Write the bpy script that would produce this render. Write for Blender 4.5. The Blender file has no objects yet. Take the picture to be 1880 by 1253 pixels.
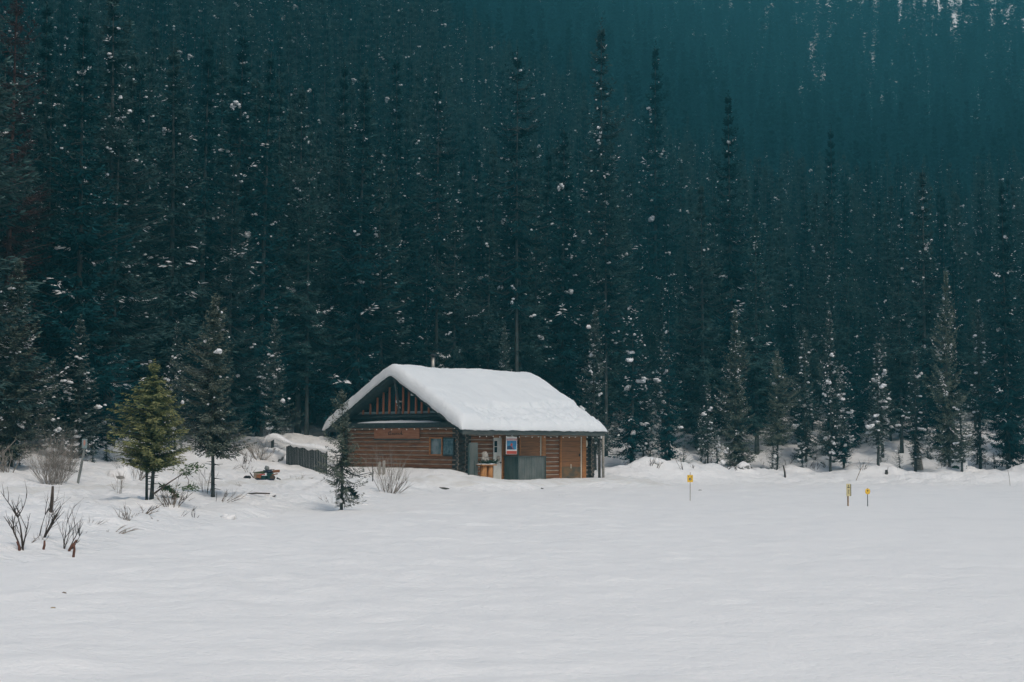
import bpy, math, random
import numpy as np
from mathutils import Vector, Matrix

R = math.radians
SC = bpy.context.scene
COL = SC.collection

# ------------------------------------------------------------------ camera
F = 2700.0                      # focal length in photograph pixels (1880 wide)
EYE = 2.6
PITCH = math.atan(188.5 / F)
ROLL = 0.005
cam_d = bpy.data.cameras.new("camera")
cam_d.sensor_width = 36.0
cam_d.lens = 36.0 * F / 1880.0
cam_d.clip_start = 0.5
cam_d.clip_end = 6000
cam = bpy.data.objects.new("camera", cam_d)
COL.objects.link(cam)
fwd = Vector((0, math.cos(PITCH), math.sin(PITCH)))
up0 = Vector((0, -math.sin(PITCH), math.cos(PITCH)))
r0 = Vector((1, 0, 0))
cr = r0 * math.cos(ROLL) + up0 * math.sin(ROLL)
cu = up0 * math.cos(ROLL) - r0 * math.sin(ROLL)
m = Matrix((cr, cu, -fwd)).transposed().to_4x4()
m.translation = (0, 0, EYE)
cam.matrix_world = m
SC.camera = cam

# ------------------------------------------------------------------ world, sun, exposure
SUN_EL, SUN_AZ = 57.0, 158.0     # azimuth clockwise from +Y : behind the camera, to its right
w = bpy.data.worlds.new("World")
SC.world = w
w.use_nodes = True
nt = w.node_tree
bg = nt.nodes["Background"]
sky = nt.nodes.new("ShaderNodeTexSky")
sky.sky_type = 'NISHITA'
sky.sun_disc = False
sky.sun_elevation = R(SUN_EL)
sky.sun_rotation = R(SUN_AZ)
sky.air_density = 1.0
sky.dust_density = 3.0
sky.ozone_density = 1.5
tint = nt.nodes.new("ShaderNodeMix"); tint.data_type = 'RGBA'; tint.blend_type = 'MULTIPLY'; tint.inputs[0].default_value = 1.0
tint.inputs[7].default_value = (1.0, .955, .90, 1)       # neutral grey overcast rather than blue
nt.links.new(sky.outputs[0], tint.inputs[6]); nt.links.new(tint.outputs[2], bg.inputs[0])
bg.inputs[1].default_value = 0.094
sl = bpy.data.lights.new("sun", 'SUN')
sl.energy = .85
sl.angle = R(14)
sl.color = (1.0, 0.95, 0.87)
so = bpy.data.objects.new("sun", sl)
COL.objects.link(so)
sd = Vector((math.sin(R(SUN_AZ)) * math.cos(R(SUN_EL)), math.cos(R(SUN_AZ)) * math.cos(R(SUN_EL)), math.sin(R(SUN_EL))))
so.rotation_euler = sd.to_track_quat('Z', 'Y').to_euler()
SC.view_settings.view_transform = 'Standard'
SC.view_settings.look = 'None'
SC.view_settings.exposure = 0.53
SC.view_settings.gamma = 1.0
SC.cycles.use_denoising = True
SC.cycles.max_bounces = 5
SC.cycles.diffuse_bounces = 3
SC.cycles.glossy_bounces = 2
SC.cycles.transmission_bounces = 3
SC.cycles.volume_bounces = 0
SC.cycles.use_adaptive_sampling = True
SC.cycles.adaptive_threshold = 0.02

rng = np.random.default_rng(7)
random.seed(7)

# ------------------------------------------------------------------ helpers
def tag(o, label=None, cat=None, group=None, kind=None):
    if label: o["label"] = label
    if cat: o["category"] = cat
    if group: o["group"] = group
    if kind: o["kind"] = kind
    return o

def empty(name, loc=(0, 0, 0), rz=0.0):
    o = bpy.data.objects.new(name, None)
    o.empty_display_size = 0.3
    o.location = loc
    o.rotation_euler = (0, 0, rz)
    COL.objects.link(o)
    return o

class MB:
    def __init__(s):
        s.v = []; s.f = []; s.mi = []; s.n = 0; s.sm = []
    def add(s, v, f, mi=0, smooth=False):
        b = s.n
        s.v.extend([tuple(p) for p in v]); s.n += len(v)
        for q in f:
            s.f.append([i + b for i in q]); s.mi.append(mi); s.sm.append(smooth)
        return s
    def box(s, x0, x1, y0, y1, z0, z1, mi=0):
        v = [(x0,y0,z0),(x1,y0,z0),(x1,y1,z0),(x0,y1,z0),(x0,y0,z1),(x1,y0,z1),(x1,y1,z1),(x0,y1,z1)]
        f = [(0,3,2,1),(4,5,6,7),(0,1,5,4),(1,2,6,5),(2,3,7,6),(3,0,4,7)]
        return s.add(v, f, mi)
    def bar(s, a, b, w, h, mi=0, upv=(0, 0, 1)):
        a = Vector(a); b = Vector(b); d = (b - a).normalized()
        u = Vector(upv)
        if abs(d.dot(u)) > 0.99: u = Vector((1, 0, 0))
        sx = d.cross(u).normalized(); sz = sx.cross(d).normalized()
        v = []
        for p in (a, b):
            for i, j in ((-1,-1),(1,-1),(1,1),(-1,1)):
                v.append(p + sx * (i * w / 2) + sz * (j * h / 2))
        return s.add(v, [(3,2,1,0),(4,5,6,7),(0,1,5,4),(1,2,6,5),(2,3,7,6),(3,0,4,7)], mi)
    def tube(s, pts, rad, n=6, mi=0, smooth=True, squash=1.0, phase=0.0):
        pts = [Vector(p) for p in pts]
        if not hasattr(rad, '__len__'): rad = [rad] * len(pts)
        v = []; f = []
        for k, p in enumerate(pts):
            d = (pts[min(k+1, len(pts)-1)] - pts[max(k-1, 0)])
            if d.length < 1e-9: d = Vector((0,0,1))
            d.normalize()
            u = Vector((0,0,1)) if abs(d.z) < 0.95 else Vector((1,0,0))
            sx = d.cross(u).normalized(); sz = sx.cross(d).normalized()
            for i in range(n):
                a = 2*math.pi*(i+phase)/n
                v.append(p + sx*(math.cos(a)*rad[k]) + sz*(math.sin(a)*rad[k]*squash))
        for k in range(len(pts)-1):
            for i in range(n):
                j = (i+1) % n
                f.append((k*n+i, k*n+j, (k+1)*n+j, (k+1)*n+i))
        s.add(v, f, mi, smooth)
        b = s.n - len(v)
        s.f.append([b+i for i in range(n)][::-1]); s.mi.append(mi); s.sm.append(False)
        s.f.append([b+(len(pts)-1)*n+i for i in range(n)]); s.mi.append(mi); s.sm.append(False)
        return s
    def blob(s, c, r, seed=0, mi=0, nu=10, nv=6, rough=0.25, flat=False):
        rr = random.Random(seed)
        ph = [rr.uniform(0, 6.28) for _ in range(6)]
        v = []; f = []
        for j in range(nv+1):
            th = math.pi*j/nv
            for i in range(nu):
                a = 2*math.pi*i/nu
                k = 1 + rough*(math.sin(2*a+ph[0]+th)*.5+math.sin(3*a+ph[1]-2*th)*.35+math.sin(5*th+ph[2]+a)*.3)
                x = math.sin(th)*math.cos(a)*k; y = math.sin(th)*math.sin(a)*k; z = math.cos(th)*(k if j not in (0, nv) else 1)
                if flat and z < 0: z *= 0.25
                v.append((c[0]+x*r[0], c[1]+y*r[1], c[2]+z*r[2]))
        for j in range(nv):
            for i in range(nu):
                q = (i+1) % nu
                f.append((j*nu+i, (j+1)*nu+i, (j+1)*nu+q, j*nu+q))
        return s.add(v, f, mi, True)
    def mesh(s, name, mats):
        me = bpy.data.meshes.new(name)
        me.from_pydata(s.v, [], s.f)
        for mm in (mats if isinstance(mats, (list, tuple)) else [mats]):
            me.materials.append(mm)
        me.polygons.foreach_set("material_index", s.mi)
        me.polygons.foreach_set("use_smooth", s.sm)
        me.validate(); me.update()
        return me
    def build(s, name, mats, parent=None):
        o = bpy.data.objects.new(name, s.mesh(name, mats))
        COL.objects.link(o)
        if parent: o.parent = parent
        return o

def np_mesh(name, V, Q, mats, mi=None, smooth=False, tip=None):
    V = np.asarray(V, dtype=np.float32); Q = np.asarray(Q, dtype=np.int32)
    me = bpy.data.meshes.new(name)
    me.vertices.add(len(V)); me.vertices.foreach_set("co", V.ravel())
    k = Q.shape[1]
    me.loops.add(Q.size); me.loops.foreach_set("vertex_index", Q.ravel())
    me.polygons.add(len(Q))
    me.polygons.foreach_set("loop_start", np.arange(0, Q.size, k, dtype=np.int32))
    me.polygons.foreach_set("loop_total", np.full(len(Q), k, dtype=np.int32))
    for mm in mats: me.materials.append(mm)
    if mi is not None: me.polygons.foreach_set("material_index", np.asarray(mi, dtype=np.int32))
    me.polygons.foreach_set("use_smooth", np.full(len(Q), smooth))
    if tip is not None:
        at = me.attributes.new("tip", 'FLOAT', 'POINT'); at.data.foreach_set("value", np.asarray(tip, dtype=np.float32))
    me.update(calc_edges=True); me.validate()
    return me

# value noise, vectorised
_P = rng.random((256, 256)).astype(np.float64)
def vnoise(x, y):
    x = np.asarray(x, float); y = np.asarray(y, float)
    xi = np.floor(x).astype(int); yi = np.floor(y).astype(int)
    fx = x - xi; fy = y - yi
    fx = fx*fx*(3-2*fx); fy = fy*fy*(3-2*fy)
    g = lambda a, b: _P[a % 256, b % 256]
    return (g(xi,yi)*(1-fx)+g(xi+1,yi)*fx)*(1-fy)+(g(xi,yi+1)*(1-fx)+g(xi+1,yi+1)*fx)*fy*1.0 - 0.5
def fbm(x, y, o=4):
    s = 0; a = 1.0
    for i in range(o):
        s = s + a*vnoise(x*2**i+17.3*i, y*2**i+5.1*i); a *= .5
    return s
def sstep(a, b, x):
    t = np.clip((x-a)/(b-a), 0, 1); return t*t*(3-2*t)

# pixel of the photograph -> ray direction
def ray(px, py):
    d = cr*((px-940)/F) + cu*((626.5-py)/F) + fwd
    return d
def at(px, py, Y):
    d = ray(px, py); t = Y/d.y
    return Vector((d.x*t, Y, EYE + d.z*t))

# ------------------------------------------------------------------ materials
def mat(name, col=(.5,.5,.5), rough=.8, spec=.3, metal=0.0):
    mm = bpy.data.materials.new(name); mm.use_nodes = True
    b = mm.node_tree.nodes["Principled BSDF"]
    b.inputs["Base Color"].default_value = (*col, 1)
    b.inputs["Roughness"].default_value = rough
    b.inputs["Specular IOR Level"].default_value = spec
    b.inputs["Metallic"].default_value = metal
    return mm

def noisy(name, c1, c2, scale=5.0, stretch=(1,1,1), rough=.8, bump=0.0, bscale=None, lo=.35, hi=.65, spec=.3, coord="Object", detail=4.0, dist=0.02):
    mm = mat(name, c1, rough, spec)
    N = mm.node_tree.nodes; L = mm.node_tree.links; b = N["Principled BSDF"]
    tc = N.new("ShaderNodeTexCoord"); mp = N.new("ShaderNodeMapping"); mp.inputs["Scale"].default_value = stretch
    L.new(tc.outputs[coord], mp.inputs[0])
    nz = N.new("ShaderNodeTexNoise"); nz.inputs["Scale"].default_value = scale; nz.inputs["Detail"].default_value = detail
    L.new(mp.outputs[0], nz.inputs["Vector"])
    cr_ = N.new("ShaderNodeValToRGB")
    cr_.color_ramp.elements[0].position = lo; cr_.color_ramp.elements[0].color = (*c1, 1)
    cr_.color_ramp.elements[1].position = hi; cr_.color_ramp.elements[1].color = (*c2, 1)
    L.new(nz.outputs["Fac"], cr_.inputs[0]); L.new(cr_.outputs[0], b.inputs["Base Color"])
    if bump:
        bz = N.new("ShaderNodeTexNoise"); bz.inputs["Scale"].default_value = bscale or scale*2; bz.inputs["Detail"].default_value = 5
        L.new(mp.outputs[0], bz.inputs["Vector"])
        bu = N.new("ShaderNodeBump"); bu.inputs["Strength"].default_value = bump; bu.inputs["Distance"].default_value = dist
        L.new(bz.outputs["Fac"], bu.inputs["Height"]); L.new(bu.outputs[0], b.inputs["Normal"])
    return mm

def snow_mat(name, base=(.80,.79,.775), dirt=(.66,.65,.63), dirt_lo=.62, dirt_hi=.8, b1=.35, s1=1.2, s2=9.0, d1=.25, d2=.04):
    mm = mat(name, base, .75, .25)
    N = mm.node_tree.nodes; L = mm.node_tree.links; b = N["Principled BSDF"]
    tc = N.new("ShaderNodeTexCoord")
    mp = N.new("ShaderNodeMapping"); mp.inputs["Scale"].default_value = (1, 1, 1)
    L.new(tc.outputs["Object"], mp.inputs[0])
    n1 = N.new("ShaderNodeTexNoise"); n1.inputs["Scale"].default_value = s1; n1.inputs["Detail"].default_value = 6; n1.inputs["Roughness"].default_value = .6
    n2 = N.new("ShaderNodeTexNoise"); n2.inputs["Scale"].default_value = s2; n2.inputs["Detail"].default_value = 4
    n3 = N.new("ShaderNodeTexNoise"); n3.inputs["Scale"].default_value = .35; n3.inputs["Detail"].default_value = 8; n3.inputs["Roughness"].default_value = .7
    for n_ in (n1, n2, n3): L.new(mp.outputs[0], n_.inputs["Vector"])
    ramp = N.new("ShaderNodeValToRGB")
    ramp.color_ramp.elements[0].position = dirt_lo; ramp.color_ramp.elements[0].color = (*base, 1)
    ramp.color_ramp.elements[1].position = dirt_hi; ramp.color_ramp.elements[1].color = (*dirt, 1)
    L.new(n3.outputs["Fac"], ramp.inputs[0]); L.new(ramp.outputs[0], b.inputs["Base Color"])
    bu1 = N.new("ShaderNodeBump"); bu1.inputs["Strength"].default_value = b1; bu1.inputs["Distance"].default_value = d1
    bu2 = N.new("ShaderNodeBump"); bu2.inputs["Strength"].default_value = b1*1.2; bu2.inputs["Distance"].default_value = d2
    L.new(n1.outputs["Fac"], bu1.inputs["Height"]); L.new(n2.outputs["Fac"], bu2.inputs["Height"])
    L.new(bu1.outputs[0], bu2.inputs["Normal"]); L.new(bu2.outputs[0], b.inputs["Normal"])
    return mm

M = {}
M['snow'] = snow_mat("bank_snow", b1=.8, s1=.9, s2=5, d1=.3, d2=.07)
M['lake'] = snow_mat("lake_snow", base=(.83,.815,.795), dirt=(.77,.76,.745), dirt_lo=.5, dirt_hi=.72, b1=.38, s1=1.3, s2=11, d1=.2, d2=.04)
M['roofsnow'] = snow_mat("roof_snow", base=(.74,.76,.765), dirt=(.69,.71,.72), dirt_lo=.5, dirt_hi=.75, b1=.45, s1=1.5, s2=9, d1=.12, d2=.03)
M['blobsnow'] = mat("branch_snow", (.80,.80,.80), .7, .2)
M['path'] = noisy("packed_path_snow", (.66,.64,.60), (.75,.745,.73), 1.6, rough=.85, bump=.3, bscale=6, dist=.05)
M['bark'] = noisy("spruce_bark", (.030,.036,.034), (.075,.082,.076), 3, (4,4,.8), .95, .5, 8, dist=.04)
M['barkred'] = noisy("bark_red", (.07,.035,.03), (.11,.055,.045), 3, (4,4,.8), .95)
M['twig'] = noisy("bare_twig", (.10,.075,.055), (.20,.16,.12), 4, rough=.9)
M['twigdark'] = noisy("dark_twig", (.035,.028,.024), (.09,.065,.05), 4, rough=.9)
M['twigpale'] = noisy("pale_twig", (.22,.19,.16), (.36,.32,.28), 4, rough=.9)

def foliage_mat(name, dark, light, tipc, tipamt=.6):
    mm = mat(name, dark, .9, 0.0)
    N = mm.node_tree.nodes; L = mm.node_tree.links; b = N["Principled BSDF"]
    tc = N.new("ShaderNodeTexCoord"); nz = N.new("ShaderNodeTexNoise"); nz.inputs["Scale"].default_value = .9; nz.inputs["Detail"].default_value = 5
    nz.inputs["Roughness"].default_value = .7
    L.new(tc.outputs["Object"], nz.inputs["Vector"])
    oi = N.new("ShaderNodeObjectInfo")
    ad = N.new("ShaderNodeMath"); ad.operation = 'MULTIPLY_ADD'
    L.new(oi.outputs["Random"], ad.inputs[0]); ad.inputs[1].default_value = .5; ad.inputs[2].default_value = -.22
    a2 = N.new("ShaderNodeMath"); a2.operation = 'ADD'; L.new(nz.outputs["Fac"], a2.inputs[0]); L.new(ad.outputs[0], a2.inputs[1])
    ramp = N.new("ShaderNodeValToRGB")
    ramp.color_ramp.elements[0].position = .32; ramp.color_ramp.elements[0].color = (*dark, 1)
    ramp.color_ramp.elements[1].position = .72; ramp.color_ramp.elements[1].color = (*light, 1)
    L.new(a2.outputs[0], ramp.inputs[0])
    at_ = N.new("ShaderNodeAttribute"); at_.attribute_name = "tip"  # tip weight: new growth and frost, plus crown highlights painted in
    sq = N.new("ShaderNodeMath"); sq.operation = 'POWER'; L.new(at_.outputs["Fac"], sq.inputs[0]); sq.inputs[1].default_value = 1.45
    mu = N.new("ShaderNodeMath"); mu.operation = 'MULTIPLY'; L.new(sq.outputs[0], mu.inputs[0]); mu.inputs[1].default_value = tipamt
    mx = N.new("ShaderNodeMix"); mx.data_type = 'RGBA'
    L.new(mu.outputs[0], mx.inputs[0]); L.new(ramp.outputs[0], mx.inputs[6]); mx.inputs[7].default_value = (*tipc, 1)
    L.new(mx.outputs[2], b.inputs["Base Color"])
    return mm
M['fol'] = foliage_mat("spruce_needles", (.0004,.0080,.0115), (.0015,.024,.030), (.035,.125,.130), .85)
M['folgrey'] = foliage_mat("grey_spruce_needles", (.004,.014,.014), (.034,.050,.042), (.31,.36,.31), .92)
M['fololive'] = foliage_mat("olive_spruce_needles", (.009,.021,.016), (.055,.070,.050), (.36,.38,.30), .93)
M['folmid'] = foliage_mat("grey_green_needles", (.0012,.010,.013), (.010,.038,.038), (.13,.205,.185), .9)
M['folpine'] = foliage_mat("pine_needles", (.014,.032,.015), (.070,.105,.045), (.48,.43,.19), .95)
M['folred'] = foliage_mat("dead_red_needles", (.022,.014,.016), (.045,.024,.024), (.07,.04,.035), .5)
M['folfar'] = foliage_mat("far_needles", (.0006,.010,.014), (.003,.034,.040), (.016,.072,.080), .7)

# ------------------------------------------------------------------ terrain
SHORE = np.array([(-40,2),(-20,14),(-12.5,24),(-10.6,30),(-9.7,36),(-9.7,45),(-9.2,52),(-7.6,58),(-6,64),(-4.6,72),(-2.2,78.5),(2,81.5),(6.5,86),(12,94),(20,97.5),(34,97),(60,97),(140,90),(400,60)], float)
def shore_dist(X, Y):
    X = np.asarray(X, float); Y = np.asarray(Y, float)
    best = np.full(X.shape, 1e9); sgn = np.ones(X.shape)
    for (ax, ay), (bx, by) in zip(SHORE[:-1], SHORE[1:]):
        dx, dy = bx-ax, by-ay; L2 = dx*dx+dy*dy
        t = np.clip(((X-ax)*dx+(Y-ay)*dy)/L2, 0, 1)
        d = np.hypot(X-ax-t*dx, Y-ay-t*dy)
        side = np.where(dx*(Y-ay)-dy*(X-ax) > 0, 1.0, -1.0)
        u = d < best
        best = np.where(u, d, best); sgn = np.where(u, side, sgn)
    return best*sgn

CX, CY, CA = -2.8, 84.0, math.atan2(.674, .738)     # cabin corner and heading
CL, CW, ZB = 10.2, 11.0, 0.5
cu_, su_ = math.cos(CA), math.sin(CA)
def to_uv(X, Y):
    dx, dy = X-CX, Y-CY
    return dx*cu_+dy*su_, -dx*su_+dy*cu_
MOUNDS = [ # px, py(on z~.8), Y, amp, rx, ry
    (-9.6, 52.5, .32, 1.7, 1.6), (-11.6, 50, .25, 1.6, 1.6), (-7.3, 58.5, .18, 1.3, 1.2), (-12.2, 44, .3, 2.2, 2.4),
    (-12.5, 36, .22, 1.5, 2.0), (-2.9, 82.6, .30, .9, .6), (-1.9, 82.3, .22, .5, .5), (-6.5, 76, .15, 2.5, 2),
    (9.0, 97.5, .55, 3.2, 2.2), (12.5, 99, .45, 2.5, 2.0), (6.5, 95.5, .3, 1.6, 1.5), (16.5, 102, .3, 3, 2), (24, 103, .35, 3, 2),
    (31, 101.5, .3, 3, 2), (36.5, 101, .4, 3, 2), (-17, 84, .5, 3.5, 3.0), (-14.5, 88, .45, 2.5, 2.0), (-20, 70, .25, 2.5, 2), (-22.5, 63, .2, 2, 2),
]
def ground(X, Y):
    X = np.asarray(X, float); Y = np.asarray(Y, float)
    d = shore_dist(X, Y) + 1.1*fbm(X*.22+3, Y*.22, 3)*sstep(0, 3, np.abs(shore_dist(X, Y))+1)
    z = np.interp(d, [-3, -.4, 0, 1.2, 3.5, 9, 14, 18, 22, 27, 32], [-.6, -.10, 0, .14, .46, .74, 1.25, 1.75, 2.6, 3.4, 4.2])
    z = z + 1.15*sstep(9, 20, d)*sstep(5, 10, X)
    z = z + .22*fbm(X*.35, Y*.35, 3)*sstep(.5, 5, d)
    z = z + (.20*fbm(X*1.3, Y*1.3+9, 3)+.16*np.maximum(fbm(X*2.9+4, Y*2.9, 2), 0))*sstep(.2, 2, d)*(1-sstep(60, 150, d))
    z = z + 1.0*np.maximum(fbm(X*.45+8, Y*.45, 3), 0)*sstep(1.5, 6, d)*(1-sstep(12, 20, d))*sstep(4, 10, X)
    z = z + .5*fbm(X*.16+40, Y*.16, 3)*sstep(10, 22, d)
    for mx, my, a, rx, ry in MOUNDS:
        z = z + a*np.exp(-((X-mx)/rx)**2-((Y-my)/ry)**2)
    # forested slope
    e = np.maximum(d-32, 0)
    lf = sstep(35, -25, X*150/np.maximum(Y, 60))
    sl_ = .13+.34*lf
    z = z + sl_*e*(1-np.exp(-e/30.))
    e2 = np.minimum(e, 520)
    z = z + (1-lf)*(.03*e + .00045*e2*e2 + .40*(e-e2))
    z = z + 7*fbm(X/160., Y/160., 2)*sstep(160, 400, Y)
    # level the cabin yard
    u, v = to_uv(X, Y)
    du = np.maximum(np.maximum(-u, u-CL), 0); dv = np.maximum(np.maximum(-v, v-CW), 0)
    dist = np.hypot(du, dv)
    lvl = .52 + (.98-.52)*sstep(1.5, -.8, u)*sstep(-2.0, .5, v) + .16*sstep(2.5, 0, u)
    wgt = 1-sstep(1.2, 4.5, dist)
    lvl = lvl + .06*fbm(X*1.5, Y*1.5, 3)
    return z*(1-wgt)+lvl*wgt
def gz(x, y):
    return float(ground(np.array([x]), np.array([y]))[0])

ROWS = np.concatenate([np.arange(8, 24, .5), np.arange(24, 118, .28), np.geomspace(118, 1040, 140)])
A_ = np.concatenate([np.linspace(-.9, -.46, 14)[:-1], np.linspace(-.46, .46, 460), np.linspace(.46, .9, 14)[1:]])
YY, AA = np.meshgrid(ROWS, A_, indexing='ij'); XX = AA*np.maximum(YY, 14)
ZZ = ground(XX, YY)
nr, nc = XX.shape
V = np.stack([XX.ravel(), YY.ravel(), ZZ.ravel()], 1)
I = np.arange(nr*nc).reshape(nr, nc)
Q = np.stack([I[:-1,:-1].ravel(), I[:-1,1:].ravel(), I[1:,1:].ravel(), I[1:,:-1].ravel()], 1)
keep = (V[Q][:,:,2].max(1) > -.35)
Q = Q[keep]
used = np.unique(Q); remap = -np.ones(len(V), int); remap[used] = np.arange(len(used))
g = bpy.data.objects.new("snowy_ground", np_mesh("snowy_ground", V[used], remap[Q], [M['snow']], smooth=True))
COL.objects.link(g); tag(g, kind="structure")

# frozen lake: one large sheet, finely undulating near the camera
xs = np.concatenate([-np.geomspace(2500, 40, 12), np.linspace(-38, 45, 280), np.geomspace(48, 2500, 12)])
ys = np.concatenate([np.array([-2500, -800, -300, -100, -30, 0]), np.linspace(6, 100, 380), np.array([104, 140])])
LX, LY = np.meshgrid(xs, ys)
nearm = sstep(-40, -30, LX)*sstep(50, 40, LX)*sstep(0, 8, LY)*sstep(102, 95, LY)
dsh = shore_dist(LX, LY)
tram = sstep(-34, -2, dsh)
LZ = nearm*(.035*fbm(LX*.5, LY*.35, 4)+(.005+.02*tram)*fbm(LX*2.2, LY*1.2, 3)+tram*(.17*np.abs(fbm(LX*1.1+5, LY*.8, 3))-.03))
nr, nc = LX.shape
V = np.stack([LX.ravel(), LY.ravel(), LZ.ravel()], 1); I = np.arange(nr*nc).reshape(nr, nc)
Q = np.stack([I[:-1,:-1].ravel(), I[:-1,1:].ravel(), I[1:,1:].ravel(), I[1:,:-1].ravel()], 1)
lk = bpy.data.objects.new("frozen_lake", np_mesh("frozen_lake", V, Q, [M['lake']], smooth=True))
COL.objects.link(lk); tag(lk, kind="structure")

# packed path along the bank
PATH = [(-26,44),(-20,50),(-17.2,55),(-15,62),(-13.2,69),(-11,75.5),(-8.2,79),(-5,80.6),(-2,81.6),(.5,83.6),(3.5,86.4),(6.5,89.4),(9.5,93)]
pp = np.array(PATH, float); tt = np.linspace(0, len(PATH)-1, 260)
PX = np.interp(tt, range(len(PATH)), pp[:,0]); PY = np.interp(tt, range(len(PATH)), pp[:,1])
k = np.ones(13)/13; PXs = np.convolve(np.pad(PX, 6, 'edge'), k, 'valid'); PYs = np.convolve(np.pad(PY, 6, 'edge'), k, 'valid')
TX = np.gradient(PXs); TY = np.gradient(PYs); TL = np.hypot(TX, TY); NX, NY = -TY/TL, TX/TL
off = np.linspace(-1.15, 1.15, 11)
jit = .22*fbm(tt*.9, tt*0+2, 3)
PV = []
for o_ in off:
    ox = o_*(1+jit)
    x_ = PXs+NX*ox; y_ = PYs+NY*ox
    PV.append(np.stack([x_, y_, ground(x_, y_)+.035*np.where(abs(o_) > 1.1, -2.2, 1)], 1))
PV = np.stack(PV, 1).reshape(-1, 3); I = np.arange(len(tt)*len(off)).reshape(len(tt), len(off))
Q = np.stack([I[:-1,:-1].ravel(), I[:-1,1:].ravel(), I[1:,1:].ravel(), I[1:,:-1].ravel()], 1)
po = bpy.data.objects.new("path", np_mesh("path", PV, Q, [M['path']], smooth=True))
COL.objects.link(po); tag(po, kind="structure")

# ------------------------------------------------------------------ trees
def spruce(seed, H=20., Rad=2.4, z0=.12, nb=330, step=.26, blade=1.0, pw=.75, droop=1.0, gap=0.0, snow_n=40, snow_s=1.0, twin=False, fol='fol', bark='bark', lean=.0, bare=0.0, snowlow=False, irregular=.3, wr=.075, rk=1.0, frost=.0):
    """returns (trunk mesh, crown mesh, snow mesh) with the base at the origin"""
    r = np.random.default_rng(seed)
    zb = H*z0
    ph = r.uniform(0, 6.28, 4)
    def axis(z):
        t = z/H
        return np.array([lean*H*t*t+.05*math.sin(3*t+ph[0]), .05*math.sin(4*t+ph[1])*1.0, z])
    BV, BQ, BT, BM = [], [], [], []
    sn = MB()
    nv = 0
    branch_tips = []
    wood = MB()
    zs = zb+(H*.985-zb)*(r.random(nb)**1.12)
    zs.sort()
    tier = .032*H
    zs = zb+(np.round((zs-zb)/tier)+.15*r.normal(size=nb))*tier
    zs = np.clip(zs, zb, H*.985)
    # tiers of irregular length so that the outline is ragged
    for bi, z in enumerate(zs):
        t = (z-zb)/(H-zb)
        prof = (1-t)**pw * min(1, .55+t*3.2)
        az = bi*2.39996+r.uniform(-.5, .5)
        irr = 1+irregular*math.sin(az*1.0+z*.9+ph[2])+irregular*.6*math.sin(z*2.3+ph[3]*2)
        L = max(.18, Rad*prof*r.uniform(.6, 1.15)*irr)
        if gap and math.sin(z*1.7+ph[1]*3+az) > 1-gap: continue
        el = (-.42+.85*t**1.2)*droop + r.uniform(-.12, .12)
        if t > .93: el = .9
        p0 = axis(z)
        d = np.array([math.cos(az), math.sin(az), 0.])
        n = max(3, int(L/step)); ss = np.linspace(0, 1, n+1)
        hor = L*ss*math.cos(el)
        ver = L*(math.sin(el)*ss - .16*droop*np.sin(ss*math.pi)*.8 + .13*ss**3)
        P = p0+np.outer(hor, d)+np.outer(ver, [0,0,1])
        if L > 1.0 and blade < 1.6:
            wood.tube([P[0], P[n//2], P[-1]], [.035, .022, .008], 3)
        side = np.array([-d[1], d[0], 0.])
        isbare = r.random() < bare
        frosted = r.random() < frost
        for i in range(n+1):
            s = ss[i]
            if s < .10 and L > .8: continue
            fd = (P[min(i+1, n)]-P[max(i-1, 0)]); fd = fd/np.linalg.norm(fd)
            tl = blade*(.16+.30*min(L, 2.2)/2.0*(1-.62*s))
            if isbare: tl *= .45
            dirs = []
            for sgn in ((-1, 1) if wr > .12 else (-1, 1, -1, 1)):
                a = r.uniform(.45, 1.2)
                dirs.append((fd*math.cos(a)+side*sgn*math.sin(a)+np.array([0,0,r.uniform(-.45,.05)]), 1.0))
            dirs.append((fd*.6+side*r.uniform(-.6,.6)+np.array([0, 0, -.75]), .7))
            if r.random() < .35: dirs.append((fd*.6+np.array([0,0,.5])+side*r.uniform(-.5,.5), .55))
            if i == n: dirs.append((fd+np.array([0,0,.1]), .9))
            for dv, kl in dirs:
                dv = dv/np.linalg.norm(dv); l = tl*kl*r.uniform(.75, 1.3)
                nv_ = np.array([0, 0, .95])+d*.55+r.normal(size=3)*.55
                wv = np.cross(dv, nv_); wv = wv/(np.linalg.norm(wv)+1e-9)
                wd = l*r.uniform(.8, 1.3)*wr+.010*blade
                p = P[i]+r.normal(size=3)*.02
                q = p+dv*l*.5-np.array([0,0,.03])*l
                BV += [p-wv*wd*.4, q-wv*wd, p+dv*l-np.array([0,0,.10*l]), q+wv*wd]
                BQ.append((nv, nv+1, nv+2, nv+3)); nv += 4
                BM.append(1 if (frosted and s > .35 and dv[2] > -.5 and r.random() < .45) else 0)
                tp = .25+.75*s  # paler outward along the bough, painting lit tips against dark gaps
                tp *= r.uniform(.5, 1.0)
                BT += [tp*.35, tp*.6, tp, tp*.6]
        branch_tips.append((P, d, L, t))
    # leader
    for k_ in range(5):
        p = axis(H*.985)+np.array([0,0,.12*k_*blade]); a = r.uniform(0, 6.28)
        for q in range(3):
            dv = np.array([math.cos(a+q*2.1), math.sin(a+q*2.1), .6]); l = .16*blade
            wv = np.array([-dv[1], dv[0], 0])
            BV += [p, p+dv*l*.5-wv*.04, p+dv*l, p+dv*l*.5+wv*.04]; BQ.append((nv, nv+1, nv+2, nv+3)); nv += 4; BT += [.5]*4; BM.append(0)
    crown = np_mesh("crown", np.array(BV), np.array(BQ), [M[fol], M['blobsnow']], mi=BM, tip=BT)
    # trunk
    tr = MB()
    rb = (.0076*H+.03)*rk
    zz = np.linspace(-.6, H, 12)
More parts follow.
